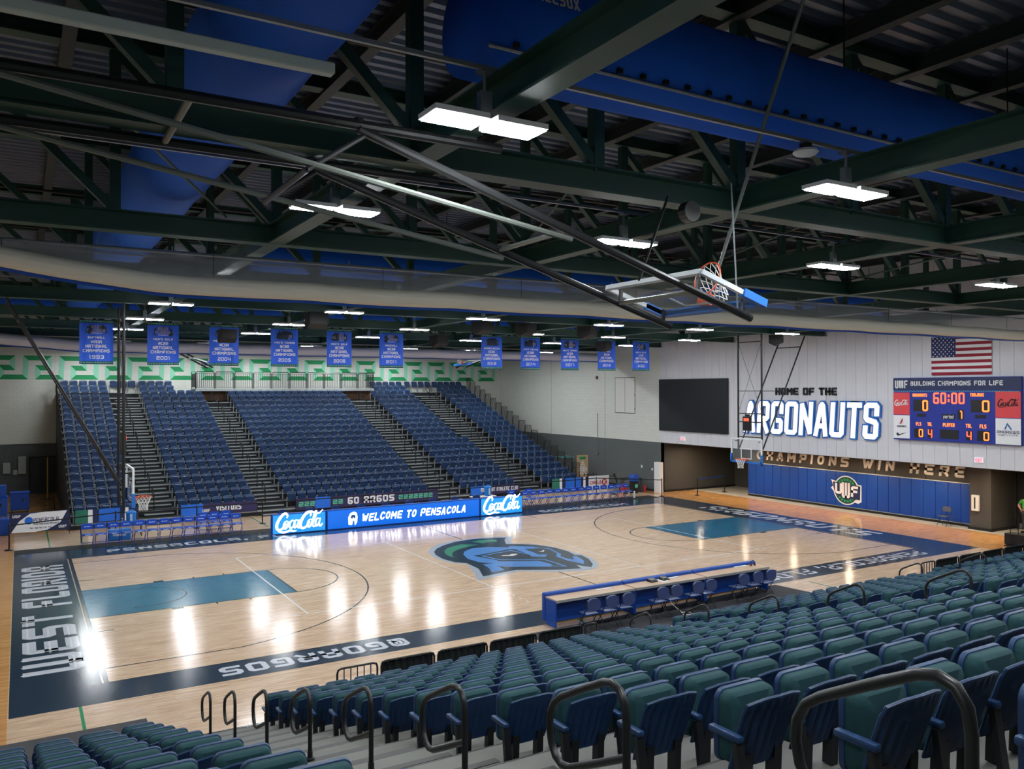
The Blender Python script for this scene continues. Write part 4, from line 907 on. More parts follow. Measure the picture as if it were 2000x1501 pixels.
t, fn, w_, h_ = banner('green navy and blue banner at the right bleacher corner', 26.2, 28.9, .15, .84, 22.1, M_NAVYP, [(0,.2,0,1,M_GRP),(.2,.27,0,1,M_WPR),(.36,.62,.05,.98,M_CYB),(.66,.8,.05,.98,M_CYB),(.86,.92,0,1,M_WPR)])
t, fn, w_, h_ = banner('white banner with red CIRCLE K lettering by the bike', 28.95, 30.55, .03, .86, 22.1, M_WPR)
btext(t, 'CIRCLE', .52, .32, .2, .9, M_REDP); MB().prism(circle(.2, 24), (1.2, -.035, .42), (1,0,0), UZ, .003).build('round_logo', M_REDP, t); MB().flat(textflat('K', .24, .2, .06)[0], (1.2, -.042, .3), (1,0,0), UZ, .003).build('banner_lettering', M_WPR, t)
t, fn, w_, h_ = banner('white airport banner with PENSACOLA lettering at far left', -2.0, .24, .2, 1.05, 21.4, M_NAVYP)
MB().prism([(.05,.02),(.35,.5),(.75,.8),(1.3,.84),(2.15,.84),(1.9,.35),(1.4,.06),(.9,0)], (0, -.035, 0), (1,0,0), UZ, .003).build('white_field', M_WPR, t)
btext(t, 'PENSACOLA', 1.35, .42, .17, .95, M_NAVYP, .14, .042); btext(t, 'International Airport', 1.35, .3, .08, .95, M_NAVYP, .16, .042); btext(t, 'Serving You, For You', 1.15, .14, .07, .8, M_NAVYP, .16, .042)
MB().prism(circle(.16, 24), (.7, -.042, .5), (1,0,0), UZ, .002).build('round_logo', M_CYB, t)
for u in (.25, 1.98): btext(t, 'UWF', u, .65 if u < 1 else .1, .12, .3, M_WPR, .2, .04)
# ------------------------------------------------------------------ belt stanchions
POST = [(-1.99,18.3),(1.95,19.9),(5.3,19.9),(8.2,19.7),(13.2,19.7),(18.0,19.6),(28.07,20.12),(30.74,17.3),(32.86,16.58),(35.4,16.9)]
pm_ = MB().lathe([(.17,0),(.17,.012),(.05,.05),(.03,.06),(.03,.98),(.036,.985),(.036,1.03),(.02,1.05)], 14).mesh('stanchion_post', M_BLACK, True)
SL = ['at the far left corner of the court','beside the left cooler','behind the left team chairs','left of the display boards','behind the display boards under GO ARGOS','behind the display boards nearest the right chairs','behind the right team chairs','at the far right court corner','first of two at the passage','second of two at the passage']
for i, p in enumerate(POST):
    t = thing('belt_stanchion', 'black belt stanchion '+SL[i], 'stanchion', (*p, .006 if i == 0 or i == 7 else .0045 if i == 9 else 0), group='belt stanchions'); obj('stanchion_post', pm_, t)
    if i in (7, 9): continue
    j = i+1; d = Vector((POST[j][0]-p[0], POST[j][1]-p[1], 0))
    if i == 5 : d = d
    MB().bar((d.normalized().x*.04, d.normalized().y*.04, .97), (d.x-.04*d.normalized().x, d.y-.04*d.normalized().y, .97), .004, .05).build('belt', M_BLUE if i == 8 else M_BLACKM, t)
# ------------------------------------------------------------------ coolers, bin, table, bike
M_COOL = mat('cooler_blue', rgb(24,120,205), .4, var=.04)
def cooler(label, loc):
    t = thing('drink_cooler', label, 'cooler', loc); MB().lathe([(.17,0),(.19,.05),(.2,.42),(.21,.43),(.21,.48),(.16,.52)], 18).build('cooler_body', M_COOL, t, True)
    MB().box(-.1,-.03,.52,-.06,.03,.57).box(.06,-.03,.52,.1,.03,.57).box(-.1,-.02,.55,.1,.02,.58).build('handle', M_COOL, t); MB().box(-.02,-.24,.05,.02,-.19,.1).build('spigot', M_WHITE, t)
    MB().flat(fit('POWERADE', .09, .34, .2), (.03, -.208, .26), (0,0,1), (-1,0,0), .003).build('cooler_lettering', M_WPR, t)
def ptable(name, label, x0, y0, x1, y1, h, m):
    t = thing(name, label, 'table', (x0, y0, 0)); MB().add(*rbox(0, 0, h-.04, x1-x0, y1-y0, h, .01, 1)).build('table_top', m, t)
    for q in (.05, x1-x0-.05):
        for r in (.05, y1-y0-.05): MB().bar((q,r,0),(q,r,h-.04),.035).build('leg', M_BLACK, t)
ptable('bench_table', 'small grey table holding the left drink cooler', 1.6, 19.1, 2.95, 19.65, .55, M_GREYCOW); cooler('blue drink cooler on the small table at left', (2.5, 19.35, .551))
ptable('bench_table', 'small pale table behind the display board holding a cooler', 18.9, 18.6, 20.3, 19.1, .62, M_CREAM); cooler('blue drink cooler behind the right display board', (19.9, 18.85, .621))
t = thing('water_bottle', 'clear blue bottle beside the left cooler', 'bottle', (2.15, 19.35, .551)); MB().lathe([(.035,0),(.038,.02),(.038,.16),(.015,.2),(.015,.22)], 12).build('bottle_body', mat('bottle_blue', rgb(60,120,200), .2), t, True); MB().lathe([(.018,.22),(.018,.245)], 10).build('cap', M_WHITE, t)
t = thing('bottle_carrier', 'black wire bottle carrier on the left table', 'carrier', (1.95, 19.3, .551)); MB().box(-.2,-.1,0,.15,.1,.06).build('tray', M_BLACK, t); MB().tube([(-.02,-.1,.06),(-.02,-.1,.2),(-.02,.1,.2),(-.02,.1,.06)], .01, 6).build('handle', M_GALV, t)
t = thing('ice_chest', 'bright blue ice chest with white lettering behind the left chairs', 'cooler', (1.55, 18.45, 0)); MB().add(*rbox(0,0,0,.85,.4,.38,.03,2)).build('chest_body', M_COOL, t); MB().add(*rbox(-.01,-.01,.38,.86,.41,.45,.02,2)).build('lid', M_COOL, t); MB().flat(fit('POWERADE', .09, .5, .2), (.42,-.004,.18), (1,0,0), UZ, .003).build('cooler_lettering', M_WPR, t)
t = thing('trash_bin', 'black round bin with blue dome lid by the block wall', 'bin', (30.45, 19.5, 0)); MB().lathe([(.24,0),(.29,.72),(.31,.74)], 20).build('bin_body', M_BLACKM, t, True); MB().lathe([(.315,.74),(.32,.8),(.3,1.05),(.26,1.12),(.05,1.14)], 20).build('lid', M_BLUE, t, True); MB().prism(circle(.12, 20), (-.06,-.292,.45), (1,0,0), UZ, .012).build('round_sticker', M_MINT, t)
ptable('folding_table', 'black covered folding table against the grey block wall', 30.3, 20.3, 31.75, 21.1, .76, M_BLACKM)
t = thing('equipment_bag', 'red equipment bag under the black table', 'bag', (29.95, 20.15, 0)); MB().add(*rbox(0,-.25,0,.32,.3,.5,.09,3)).build('bag_body', mat('red_bag', rgb(196,40,36), .7, var=.2, scale=12), t, True); MB().tube([(.05,0,.48),(.08,0,.6),(.24,0,.6),(.27,0,.48)], .015, 6).build('handle', M_BLACKM, t)
tag(MB().add(*rbox(31.0,19.55,0,31.25,19.8,.42,.01,1)).build('storage_box', M_GREYCOW), 'grey box on the floor beside the bin', 'box')
tag(MB().add(*rbox(31.28,19.55,0,31.45,19.75,.38,.03,2)).build('storage_box', M_REDP), 'red box on the floor between the bin and the corner', 'box')
tag(MB().lathe([(.05,0),(.05,.36),(.03,.4)], 10, (29.0,17.7,.0)).build('white_bottle', M_WHITE), 'tall white bottle standing at the end of the right team row', 'bottle')
# exercise bike
t = thing('exercise_bike', 'black exercise bike behind the right team chairs', 'exercise bike', (29.3, 19.45, 0))
MB().tube([(-.45,-.2,.03),(-.45,.2,.03)], .03, 8).build('front_foot', M_BLACK, t); MB().tube([(.45,-.2,.03),(.45,.2,.03)], .03, 8).build('rear_foot', M_BLACK, t)
MB().tube([(-.45,0,.04),(0,0,.25),(.45,0,.04)], .035, 8).tube([(0,0,.25),(.2,0,.85)], .03, 8).tube([(0,0,.25),(-.35,0,1.05)], .03, 8).build('frame', M_BLACK, t)
MB().tube([(-.3,-.03,.32),(-.3,.03,.32)], .25, 20).build('flywheel', M_GALV, t); MB().add(*rbox(.08,-.09,.85,.34,.09,.92,.03,2)).build('saddle', M_BLACKM, t); MB().tube([(-.55,-.25,1.12),(-.4,-.22,1.08),(-.35,0,1.06),(-.4,.22,1.08),(-.55,.25,1.12)], .018, 6).build('handlebar', M_BLACK, t); MB().add(*rbox(-.42,-.1,1.1,-.38,.1,1.26,.01,1)).build('console_display', M_BLACK, t)
# tall game board beside the bleacher end
t = thing('game_board', 'tall wooden peg game board with white discs by the bleacher end', 'game board', (30.0, 24.2, 0), -.15); MB().add(*rbox(-.4,0,.55,.4,.06,2.0,.01,1)).build('board_panel', mat('pine', rgb(190,160,120), .6, var=.15, stretch=(8,8,1)), t)
MB().box(-.22,-.006,1.72,.22,0,1.9).build('green_plaque', M_KD, t)
for r, n in enumerate((1,2,3,4,6,6,4,5)):
    for c in range(n): MB().prism(rrect(.08,.1 if r in (4,5) else .08,.02,2), ((c-(n-1)/2)*.11,0,1.62-r*.12), (1,0,0), UZ, .012).build('disc', M_WPR, t)
MB().bar((-.3,.03,0),(-.3,.03,.55),.05).build('leg', M_BLACK, t); MB().bar((.3,.03,0),(.3,.03,.55),.05).build('leg', M_BLACK, t)
# rolling ball rack with orange balls
t = thing('ball_rack', 'black rolling ball rack beside the right bleacher end', 'rack', (29.75, 23.0, 0)); 
for q in (-.35, .35):
    for r in (-.18, .18): MB().bar((q,r,0),(q,r,.95),.03).build('upright', M_BLACK, t)
for z in (.15,.5,.85): MB().box(-.36,-.19,z,.36,.19,z+.02).build('shelf', M_BLACK, t)
k = 0
for z in (.172, .522):
    for c in range(3):
        tag(MB().lathe([(max(.002,.115*math.sin(math.pi*j/8)), .115-.115*math.cos(math.pi*j/8)) for j in range(9)], 12, (29.51+c*.24, 23.0, z)).build('basketball', mat('ball_orange', rgb(190,90,40), .6), None, True), 'orange basketball on the %s shelf of the rack, %s from left' % (['lower','upper'][int(z>.3)], ORD[c]), 'ball', 'rack basketballs')
# blue equipment carts and pole at far left
def cart(label, loc, w, d, h):
    t = thing('equipment_cart', label, 'cart', loc, 0, 'blue equipment carts'); MB().add(*rbox(0,0,.14,w,d,h,.03,2)).build('cart_body', M_BLUE, t); MB().add(*rbox(-.02,-.02,h,w+.02,d+.02,h+.06,.02,1)).build('lid', M_CHB, t)
    wm = MB().tube([(-.02,0,.07),(.02,0,.07)], .07, 12)
    for q in (.08, w-.08):
        for r in (.08, d-.08): MB().tube([(q-.02,r,.07),(q+.02,r,.07)], .07, 12).build('wheel', M_BLACKM, t)
    MB().box(w*.6,-.012,h*.6,w*.7,-.001,h*.75).build('latch', M_BLACK, t)
cart('blue wheeled cart nearest the dark far door', (-2.05, 29.7, 0), .85, .7, 1.0)
cart('blue wheeled cart at the left frame edge behind the banner', (-2.95, 27.6, 0), .8, .7, 1.05); tag(MB().add(*rbox(-2.95,27.6,1.112,-2.2,28.2,1.65,.03,2)).build('storage_bin', M_BLUE), 'blue bin stacked on the left cart', 'bin')
tag(MB().add(*rbox(-2.9,22.3,0,-2.02,23.0,.72,.04,2)).build('storage_bin', M_BLUE), 'blue bin on the floor behind the airport banner', 'bin')
t = thing('equipment_pole', 'thin yellow upright pole before the dark far wall', 'pole', (-.25, 35, 0)); MB().tube([(0,0,.03),(0,0,2.45)], .035, 8).build('pole_shaft', mat('pole_yellow', rgb(190,150,50), .5), t); MB().lathe([(.25,0),(.25,.03)], 14).build('base', M_BLACK, t)
t = thing('speaker_cart', 'black box with upright handle on the floor near the right stands', 'equipment box', (32.3, -2.25, 0)); MB().add(*rbox(0,0,.05,.55,.8,.5,.03,2)).build('box_body', M_BLACKM, t); MB().tube([(-.1,.2,.03),(-.1,.2,1.25),(-.1,.5,1.25),(-.1,.5,.03)], .018, 6).build('handle', M_BLACK, t); MB().box(-.2,.1,0,.6,.7,.05).build('base', M_BLACK, t)

t = thing('equipment_cage', 'wire equipment cage with teal cloth top at the right bleacher end', 'cage', (29.35, 25.6, 0))
for q in (0, 1.0):
    for r in (0, .8): MB().tube([(q,r,0),(q,r,1.75)], .018, 6).build('upright', M_GALV, t)
for z in (.1, .9, 1.75): MB().tube([(0,0,z),(1,0,z),(1,.8,z),(0,.8,z)], .014, 6, closed=True).build('hoop_bar', M_GALV, t)
wm_ = MB().bar((0,0,.1),(0,0,1.75),.008).mesh('wire', M_GALV)
for k in range(1, 12): obj('wire', wm_, t, (k/12,0,0))
for k in range(1, 9): obj('wire', wm_, t, (0,.8*k/9,0))
MB().grid(lambda u, v: (u*1.1-.05, v*.9-.05, 1.78+.03*math.sin(u*9)*math.cos(v*7)-.12*max(0,.2-v)*5*.3), 12, 8).build('cloth_cover', mat('teal_cloth', rgb(60,150,140), .8, var=.4, scale=14), t, True)
# ------------------------------------------------------------------ near stands
NS_D, NS_R, NS_Y, NS_Z = .864, .275, -5.98, .636
def ns(k): return NS_Y-NS_D*k, NS_Z+NS_R*k
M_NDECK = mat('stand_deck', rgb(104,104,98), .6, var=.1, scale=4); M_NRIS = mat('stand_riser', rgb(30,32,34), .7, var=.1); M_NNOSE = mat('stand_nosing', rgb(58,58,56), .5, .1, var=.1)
M_SHELL = mat('chair_shell_blue', rgb(18,52,92), .5, var=.08, scale=8, bump=.06, bscale=300)
M_CUSH = mat('cushion_green', rgb(14,62,67), .85, var=.1, scale=30, bump=.25, bscale=500)
M_CLEG = mat('chair_leg_black', rgb(20,22,26), .5, var=.1)
for k in range(20):
    y, z = ns(k); a = .05 if k < 2 else -9.9
    t = thing('stand_tier', 'grey deck tier of the near stands, %s tier up from the court' % ORD[k], 'stand tier', (0, y, z), group='near stand tiers')
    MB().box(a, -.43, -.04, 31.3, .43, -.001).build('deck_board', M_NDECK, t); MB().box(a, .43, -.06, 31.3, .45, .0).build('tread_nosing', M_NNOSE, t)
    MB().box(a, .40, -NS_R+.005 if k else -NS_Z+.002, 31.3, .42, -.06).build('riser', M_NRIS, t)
NA = [(.06, 1.8, 'left'), (9.02, 10.78, 'middle'), (18.65, 20.45, 'right')]
for a, b, nm in NA:
    t = thing('aisle_stair', 'grey metal aisle steps in the %s aisle of the near stands' % nm, 'stairs', ((a+b)/2, 0, 0), group='near aisle stairs'); hw = (b-a)/2-.08
    sm = MB().box(-hw, 0, -.03, hw, .27, 0).mesh('aisle_step', M_NDECK); nmz = MB().box(-hw, .27, -.05, hw, .35, .006).mesh('nosing', M_NNOSE); rm = MB().box(-hw, .22, -NS_R/2+.01, hw, .24, -.03).mesh('step_riser', M_NRIS)
    for k in range(19):
        y, z = ns(k)
        p = obj('aisle_step', sm, t, (0, y+.455, z-NS_R/2)); obj('nosing', nmz, p); obj('step_riser', rm, p)
    y, z = ns(0)
    for j in range(1, 3):
        p = obj('aisle_step', sm, t, (0, y+.455+.3*j, z-NS_R/2-.21*j)); obj('nosing', nmz, p); obj('step_riser', rm, p)
# looped handrails
lp = [(0,0,0),(0,0,.26),(0,0,.70),(0,.012,.78),(0,.05,.835),(0,.11,.855),(0,.18,.84),(0,.38,.74),(0,.57,.64),(0,.64,.59),(0,.68,.52),(0,.69,.44),(0,.67,.35),(0,.63,.29),(0,.57,.265),(0,.49,.28),(0,.24,.40),(0,.0,.52)]
lp = lp[:2]+[(a, b, c-.144) for a, b, c in lp[2:]]
lpm = MB().tube(lp, .0215, 10).lathe([(.05,0),(.05,.05),(.028,.06),(.028,.12)], 10).mesh('loop_handrail', M_BLACK, True)
for x, nm in ((.94, 'left'), (9.92, 'middle'), (19.55, 'right')):
    for j in range(8):
        y, z = ns(2*j)
        tag(obj('loop_handrail', lpm, None, (x, y-.15, z+.1445), 0), 'black tubular loop handrail in the %s near aisle, %s from the court' % (nm, ORD[j]), 'handrail', 'near aisle handrails')
# chairs
def near_chair_meshes():
    ow, wd = .42, .445
    sh = MB(); NU, NV = 14, 6
    def f(u, v, o=0):
        x = (u-.5)*wd; c = (abs(u-.5)*2)
        taper = 1-.10*(1-v)
        rib = .011*(1 if int(u*NU) % 2 == 0 else -1)*(1 if .08 < v < .92 else 0)
        zt = .17+.42*v-.04*(c**3)*v-.02*(c**2)*(1-v)
        return (x*taper, .02-.13*v-.015*v*v+.055*c*c+o+rib*(1 if o == 0 else 0), zt)
    sh.grid(lambda u, v: f(u, v, 0), NU, NV); sh.grid(lambda u, v: f(1-u, v, .018), NU, NV)
    sm = sh.mesh('seat_shell', M_SHELL, True)
    rim = MB().tube([f(u, v, .009) for u, v in [(0,.0),(0,.5),(0,.9),(.03,1),(.25,1),(.5,1),(.75,1),(.97,1),(1,.9),(1,.5),(1,0),(.75,0),(.5,0),(.25,0)]], .012, 6, closed=True).mesh('shell_rim', M_SHELL, True)
    def cush(w, h, y0, y1, r, zc, bulge):
        mb = MB(); out = rrect(w, h, r, 4, 0, zc); n = len(out)
        def ring(s, y): return [(x*s, y, zc+(z-zc)*s) for x, z in out]
        R = [ring(.55, y0-bulge), ring(.9, y0-bulge*.6), ring(.985, y0+.008), ring(1, y0+.03), ring(1, y1)]
        vs = [p for q in R for p in q]; m = len(R)
        mb.add(vs, [tuple(range(n))[::-1]]+[(i+k*n, (i+1) % n+k*n, (i+1) % n+(k+1)*n, i+(k+1)*n) for k in range(m-1) for i in range(n)]+[tuple(range((m-1)*n, m*n))]); return mb
    cu = cush(.40, .41, .10, .17, .06, .36, .02).mesh('cushion', M_CUSH, True, True)
    pan = cush(.42, .43, .165, .20, .065, .36, 0).mesh('seat_pan', M_SHELL, True, True)
    arm = MB().add(*rbox(-.025, -.05, .345, .025, .19, .385, .012, 2)).mesh('armrest', M_SHELL, True)
    leg = MB().bar((0,-.02,.345),(0,-.07,0.0),.035,.06).mesh('leg', M_CLEG)
    ped = MB().bar((0,.04,.24),(0,.05,0.0),.07,.06).mesh('pedestal', M_CLEG)
    return sm, rim, cu, pan, arm, leg, ped
NC = near_chair_meshes()
cand = []
for bx, n, nm in ((-.0, 12, 'left near block'), (1.83, 14, 'middle near block'), (10.8, 15, 'right near block'), (20.5, 19, 'farthest near block')):
    for k in range(2 if bx == 0 else 0, 16):
        y, z = ns(k)
        for c in range(n):
            x = (bx-.255-c*.51) if bx == 0 else bx+.255+c*.515
            q = project((x, y+.1, z+.5))
            if q is None or q[2] < .6: continue
            if not (-90 < q[0] < 2120 and q[1] < 1640): continue
            cand.append((q[2], x, y, z, k, c, nm))
cand.sort()
st = [MB() for _ in range(7)]
for i, (d, x, y, z, k, c, nm) in enumerate(cand):
    offs = [(0,0,0)]*4+[(-.243,0,0), (-.243,0,0), (0,0,0)]
    if i < 300:
        t = thing('auditorium_chair', 'flip-up chair with green cushion, %s row, %s seat from aisle, %s' % (ORD[k], ORD[c], nm), 'chair', (x, y, z+.005), group='green cushioned near stand chairs')
        s_ = obj('seat_shell', NC[0], t); obj('shell_rim', NC[1], s_); p_ = obj('seat_pan', NC[3], t); obj('cushion', NC[2], p_)
        obj('armrest', NC[4], t, offs[4]); obj('leg', NC[5], t, offs[5]); obj('pedestal', NC[6], t, (-.12,0,0)); obj('pedestal', NC[6], t, (.12,0,0))
    else:
        for mb, me, o in zip(st[:6], NC[:6], offs): addmesh(mb, me, (x+o[0], y, z))
        for q in (-.12, .12): addmesh(st[6], NC[6], (x+q, y, z))
if st[0].v:
    t = thing('distant_auditorium_chairs', 'remaining green cushioned chairs on the far right of the near stands', 'chairs'); t['kind'] = 'stuff'
    for mb, m, n in zip(st, (M_SHELL, M_SHELL, M_CUSH, M_SHELL, M_SHELL, M_CLEG, M_CLEG), ('seat_shells', 'shell_rims', 'cushions', 'seat_pans', 'armrests', 'legs', 'pedestals')):
        q = mb.build(n, m, t, True); q['kind'] = 'stuff'
# front guard rails
def front_rail(label, x0, w, cover, grp):
    t = thing('guard_rail', label, 'guard rail', (x0, -5.47, NS_Z-.0), 0, grp)
    H = .66
    MB().tube([(.03,0,.0),(.03,0,H-.08),(.05,0,H-.02),(.11,0,H),(w-.11,0,H),(w-.05,0,H-.02),(w-.03,0,H-.08),(w-.03,0,0)], .02, 8).bar((.03,0,.06),(w-.03,0,.06),.025).build('rail_frame', M_BLACK, t, True)
    nb = max(2, int(w/.13)); bm_ = MB().bar((0,0,.06),(0,0,H),.016).mesh('baluster', M_BLACK)
    for j in range(1, nb): obj('baluster', bm_, t, (.03+(w-.06)*j/nb, 0, 0))
    if cover: MB().grid(lambda u, v: (.04+u*(w-.08), .03+.008*math.sin(u*40), .03+v*(H-.06)), 24, 2).build('fabric_cover', mat('black_green_fabric', rgb(14,22,20), .85), t, True)
front_rail('open black guard rail at the left end of the near front rail', 3.2, .82, False, 'near front guard rails')
for i in range(4): front_rail('fabric-covered black guard rail before the middle near block, %s from left' % ORD[i], 4.04+i*1.15, 1.13, True, 'near front guard rails')
front_rail('short open guard rail ending beside the scorers table mat', 8.64, .36, False, 'near front guard rails')
front_rail('open black guard rail at the left end of the right front rail', 20.5, .7, False, 'near front guard rails')
for i in range(7): front_rail('fabric-covered black guard rail along the far right stands, %s from left' % ORD[i], 21.22+i*1.2, 1.18, True, 'near front guard rails')
# ------------------------------------------------------------------ basketball goals
M_GLASS = mat('backboard_glass', (.75,.85,.85), .08, var=0, alpha=.07); M_RIM = mat('rim_orange', rgb(226,84,40), .4, var=.05); M_NET = mat('net_white', rgb(236,236,230), .8, var=0); M_FRAME = mat('board_frame', rgb(232,238,242), .35, 0, var=.05)
M_PIPE = mat('mast_pipe', rgb(38,39,40), .4, .2, var=.1); M_PIPEL = mat('brace_pipe', rgb(118,124,118), .4, .5, var=.1); M_PADB = mat('board_pad_blue', rgb(34,116,206), .45, var=.04)
def board(t, M):
    """board in local frame: x across, z up (0 = bottom edge), -y is the playing face; M maps local to the goal"""
    def B(mb, name, m, par, sm=False):
        mb.v = [tuple(M @ Vector(p)) for p in mb.v]; return mb.build(name, m, par, sm)
    W, H = 1.83, 1.07
    g = B(MB().box(-W/2, -.008, 0, W/2, .008, H), 'backboard', M_GLASS, t)
    fr = MB()
    for a, b in (((-W/2,0,0),(W/2,0,0)), ((-W/2,0,H),(W/2,0,H)), ((-W/2,0,0),(-W/2,0,H)), ((W/2,0,0),(W/2,0,H))): fr.bar(a, b, .06, .06, up=(0,1,0))
    B(fr, 'board_frame', M_FRAME, g)
    sq = MB()
    for a, b in (((-.305,-.014,.15),(.305,-.014,.15)), ((-.305,-.014,.61),(.305,-.014,.61)), ((-.305,-.014,.13),(-.305,-.014,.63)), ((.305,-.014,.13),(.305,-.014,.63))): sq.bar(a, b, .05, .004, up=(0,1,0))
    B(sq, 'shooter_square', M_WPR, g)
    B(MB().box(-W/2-.04, -.05, -.05, W/2+.04, .05, .03).box(-W/2-.05, -.05, -.05, -W/2+.03, .05, .36).box(W/2-.03, -.05, -.05, W/2+.05, .05, .36), 'edge_padding', M_PADB, g)
    rm = B(MB().tube([(.229*math.cos(a), -.38+.229*math.sin(a), .15) for a in [2*math.pi*k/24 for k in range(24)]], .011, 8, closed=True).box(-.09,-.17,.05,.09,-.02,.16), 'rim', M_RIM, g, True)
    return g, rm
def net_mesh(M, drop=Vector((0,0,-1)), L=.42):
    mb = MB(); n = 12
    def pt(k, lv):
        a = 2*math.pi*(k+.5*(lv % 2))/n; r = .228-.1*min(1, lv/3)+(.0 if lv < 4 else .0)
        return M @ Vector((r*math.cos(a), -.38+r*math.sin(a), .15))+drop*(L*lv/5)
    for lv in range(5):
        for k in range(n):
            for q in (0, 1):
                kk = k+(q if lv % 2 else q-1)
                mb.bar(pt(k, lv), pt(kk, lv+1), .009)
    return mb
def goal(label, bx, s):
    """ceiling-hung goal, playing face towards s along x; board plane at x = bx"""
    t = thing('basketball_goal', label, 'basketball goal', (bx, 7.62, 0))
    M = Matrix(((0,-s,0,0),(s,0,0,0),(0,0,1,2.9),(0,0,0,1)))
    g, rm = board(t, M)
    q = net_mesh(M).build('net', M_NET, rm)
    for y in (-.72, .72):
        MB().tube([(-s*.24,y,2.75),(-s*.24,y,8.86)], .045, 10).build('mast', M_PIPE, t)
        MB().tube([(-s*.3,y,3.5),(-s*3.2,y,8.86)], .033, 8).build('diagonal_brace', M_PIPE, t)
        for z in (3.0, 3.85): MB().bar((-s*.24,y,z),(-s*.03,y,z),.04).build('board_arm', M_PIPE, t)
        MB().bar((-s*.24,y,6.2),(-s*1.75,y,6.2),.03).build('tie_bar', M_PIPE, t)
    for z in (4.05, 4.75, 5.15, 8.5): MB().tube([(-s*.24,-.72,z),(-s*.24,.72,z)], .025, 8).build('cross_bar', M_PIPE, t)
    MB().tube([(-s*2.9,-.72,8.3),(-s*2.9,.72,8.3)], .025, 8).build('cross_bar', M_PIPE, t)
    for a, b in ((-.72,.72),(.72,-.72)): MB().tube([(-s*.24,a,5.2),(-s*.24,b,8.5)], .008, 5).build('tension_cable', M_PIPE, t)
    c = MB().add(*rbox(-.12, -.24, 4.35, .0, .24, 5.02, .03, 2)).build('shot_clock', M_BLACK, t); c.location = (-s*.12, 0, 0)
    d = MB().flat(fit('60:00', .13, .3, .2), (0,0,0), (0,-1 if s < 0 else 1,0), UZ, .006).build('clock_digits', M_LEDR, c); d.location = (s*.0+(-.125 if s < 0 else .005), 0, 4.8)
    MB().box(-.08,-.12,5.02,-.02,.12,5.12).build('buzzer', M_BLACK, c)
goal('ceiling-hung glass basketball goal over the left baseline with orange rim', 1.22, 1)
goal('ceiling-hung glass basketball goal over the right baseline with shot clock', 27.43, -1)
def folded(label, hx, tx, s, yc, zh=8.75, zt=7.18, full=True):
    t = thing('folded_goal', label, 'basketball goal', (hx, yc, 0), 0)
    L = abs(tx-hx)
    for y in (-.75, .75):
        MB().tube([(0,y,zh+.1),(0,y,zh),(s*L,y,zt)], .048, 10).build('mast', M_PIPE, t)
        if full:
            MB().tube([(-s*7,y,8.79),(s*1.55,y,8.79)], .05, 10).build('header_pipe', M_PIPE, t)
            MB().tube([(-s*3.6,y,8.79),(-s*2.9,y,8.72),(s*2.45,y,7.93)], .032, 8).build('brace', M_PIPEL, t)
            MB().tube([(s*.2,y,8.8),(-s*.5,y,8.3)], .025, 8).build('link', M_PIPE, t)
        else: MB().tube([(-s*3.3,y,8.81),(s*.3,y,8.81)], .045, 8).build('header_pipe', M_PIPE, t)
    for xx, zz in ((L*.46, zh+(zt-zh)*.46), (L*.82, zh+(zt-zh)*.82)): MB().tube([(s*xx,-.75,zz),(s*xx,.75,zz)], .03, 8).build('cross_bar', M_PIPEL, t)
    if full:
        MB().tube([(-s*.5,-.75,8.3),(-s*.5,.75,8.3)], .03, 8).build('cross_bar', M_PIPE, t)
        MB().tube([(-s*1.5,-.75,8.79),(-s*1.5,.75,8.79)], .035, 8).build('cross_bar', M_PIPEL, t)
    d = Vector((s*.956,0,-.293)); n = Vector((s*.293,0,.956))
    o = Vector((s*(L+.02),0,zt+.19)); xl = Vector((0,-s,0))
    M = Matrix(((xl.x,-n.x,-d.x,o.x),(xl.y,-n.y,-d.y,o.y),(xl.z,-n.z,-d.z,o.z),(0,0,0,1)))
    g, rm = board(t, M)
    net_mesh(M, (d*.75+Vector((0,0,-.5))).normalized(), .36).build('net', M_NET, rm)
    for y in (-.75, .75):
        for f in (.15, .95): p = o-d*f; MB().bar((p.x,y,p.z),(p.x-.02*s,y,zh+(zt-zh)*min(1,abs(p.x)/L)),.04).build('board_arm', M_BLACK, t)
    return t
t = folded('black folded-up basketball goal hanging over the near stands', 1.11, 6.33, 1, -11.55)
for x, z, lab in ((6.0, 8.86, ''),): MB().tube([(x-1.11, -.75, z), (x-1.11+.1, -.75, 7.3)], .01, 6).build('hoist_cable', M_GALV, t)
MB().tube([(4.6-1.11+1.2, .2, 8.86), (5.3-1.11, .2, 7.7)], .018, 6).build('hoist_strap', M_BLACK, t); MB().tube([(4.95,.0,8.66),(4.95,.14,8.66)], .14, 14).build('winch_drum', M_BLACK, t)
folded('far folded-up basketball goal above the second far seat block', 5.3, 7.5, 1, 28.5, 8.75, 7.55, False)
folded('far folded-up basketball goal above the fourth far seat block', 25.6, 23.3, -1, 28.5, 8.75, 7.75, False)
tag(MB().tube([(5.56,-14.45,11.9),(6.59,-11.5,7.97)], .024, 8).build('hoist_rod', M_PIPEL), 'long pale slanting rod above the folded near hoop', 'rod')
tag(MB().add(*rbox(-9.9,-13.48,8.76,.48,-13.38,8.85,.01,1)).build('cable_trough', mat('trough_grey', rgb(190,200,194), .45)), 'pale grey cable trough ending near the left duct', 'cable trough')
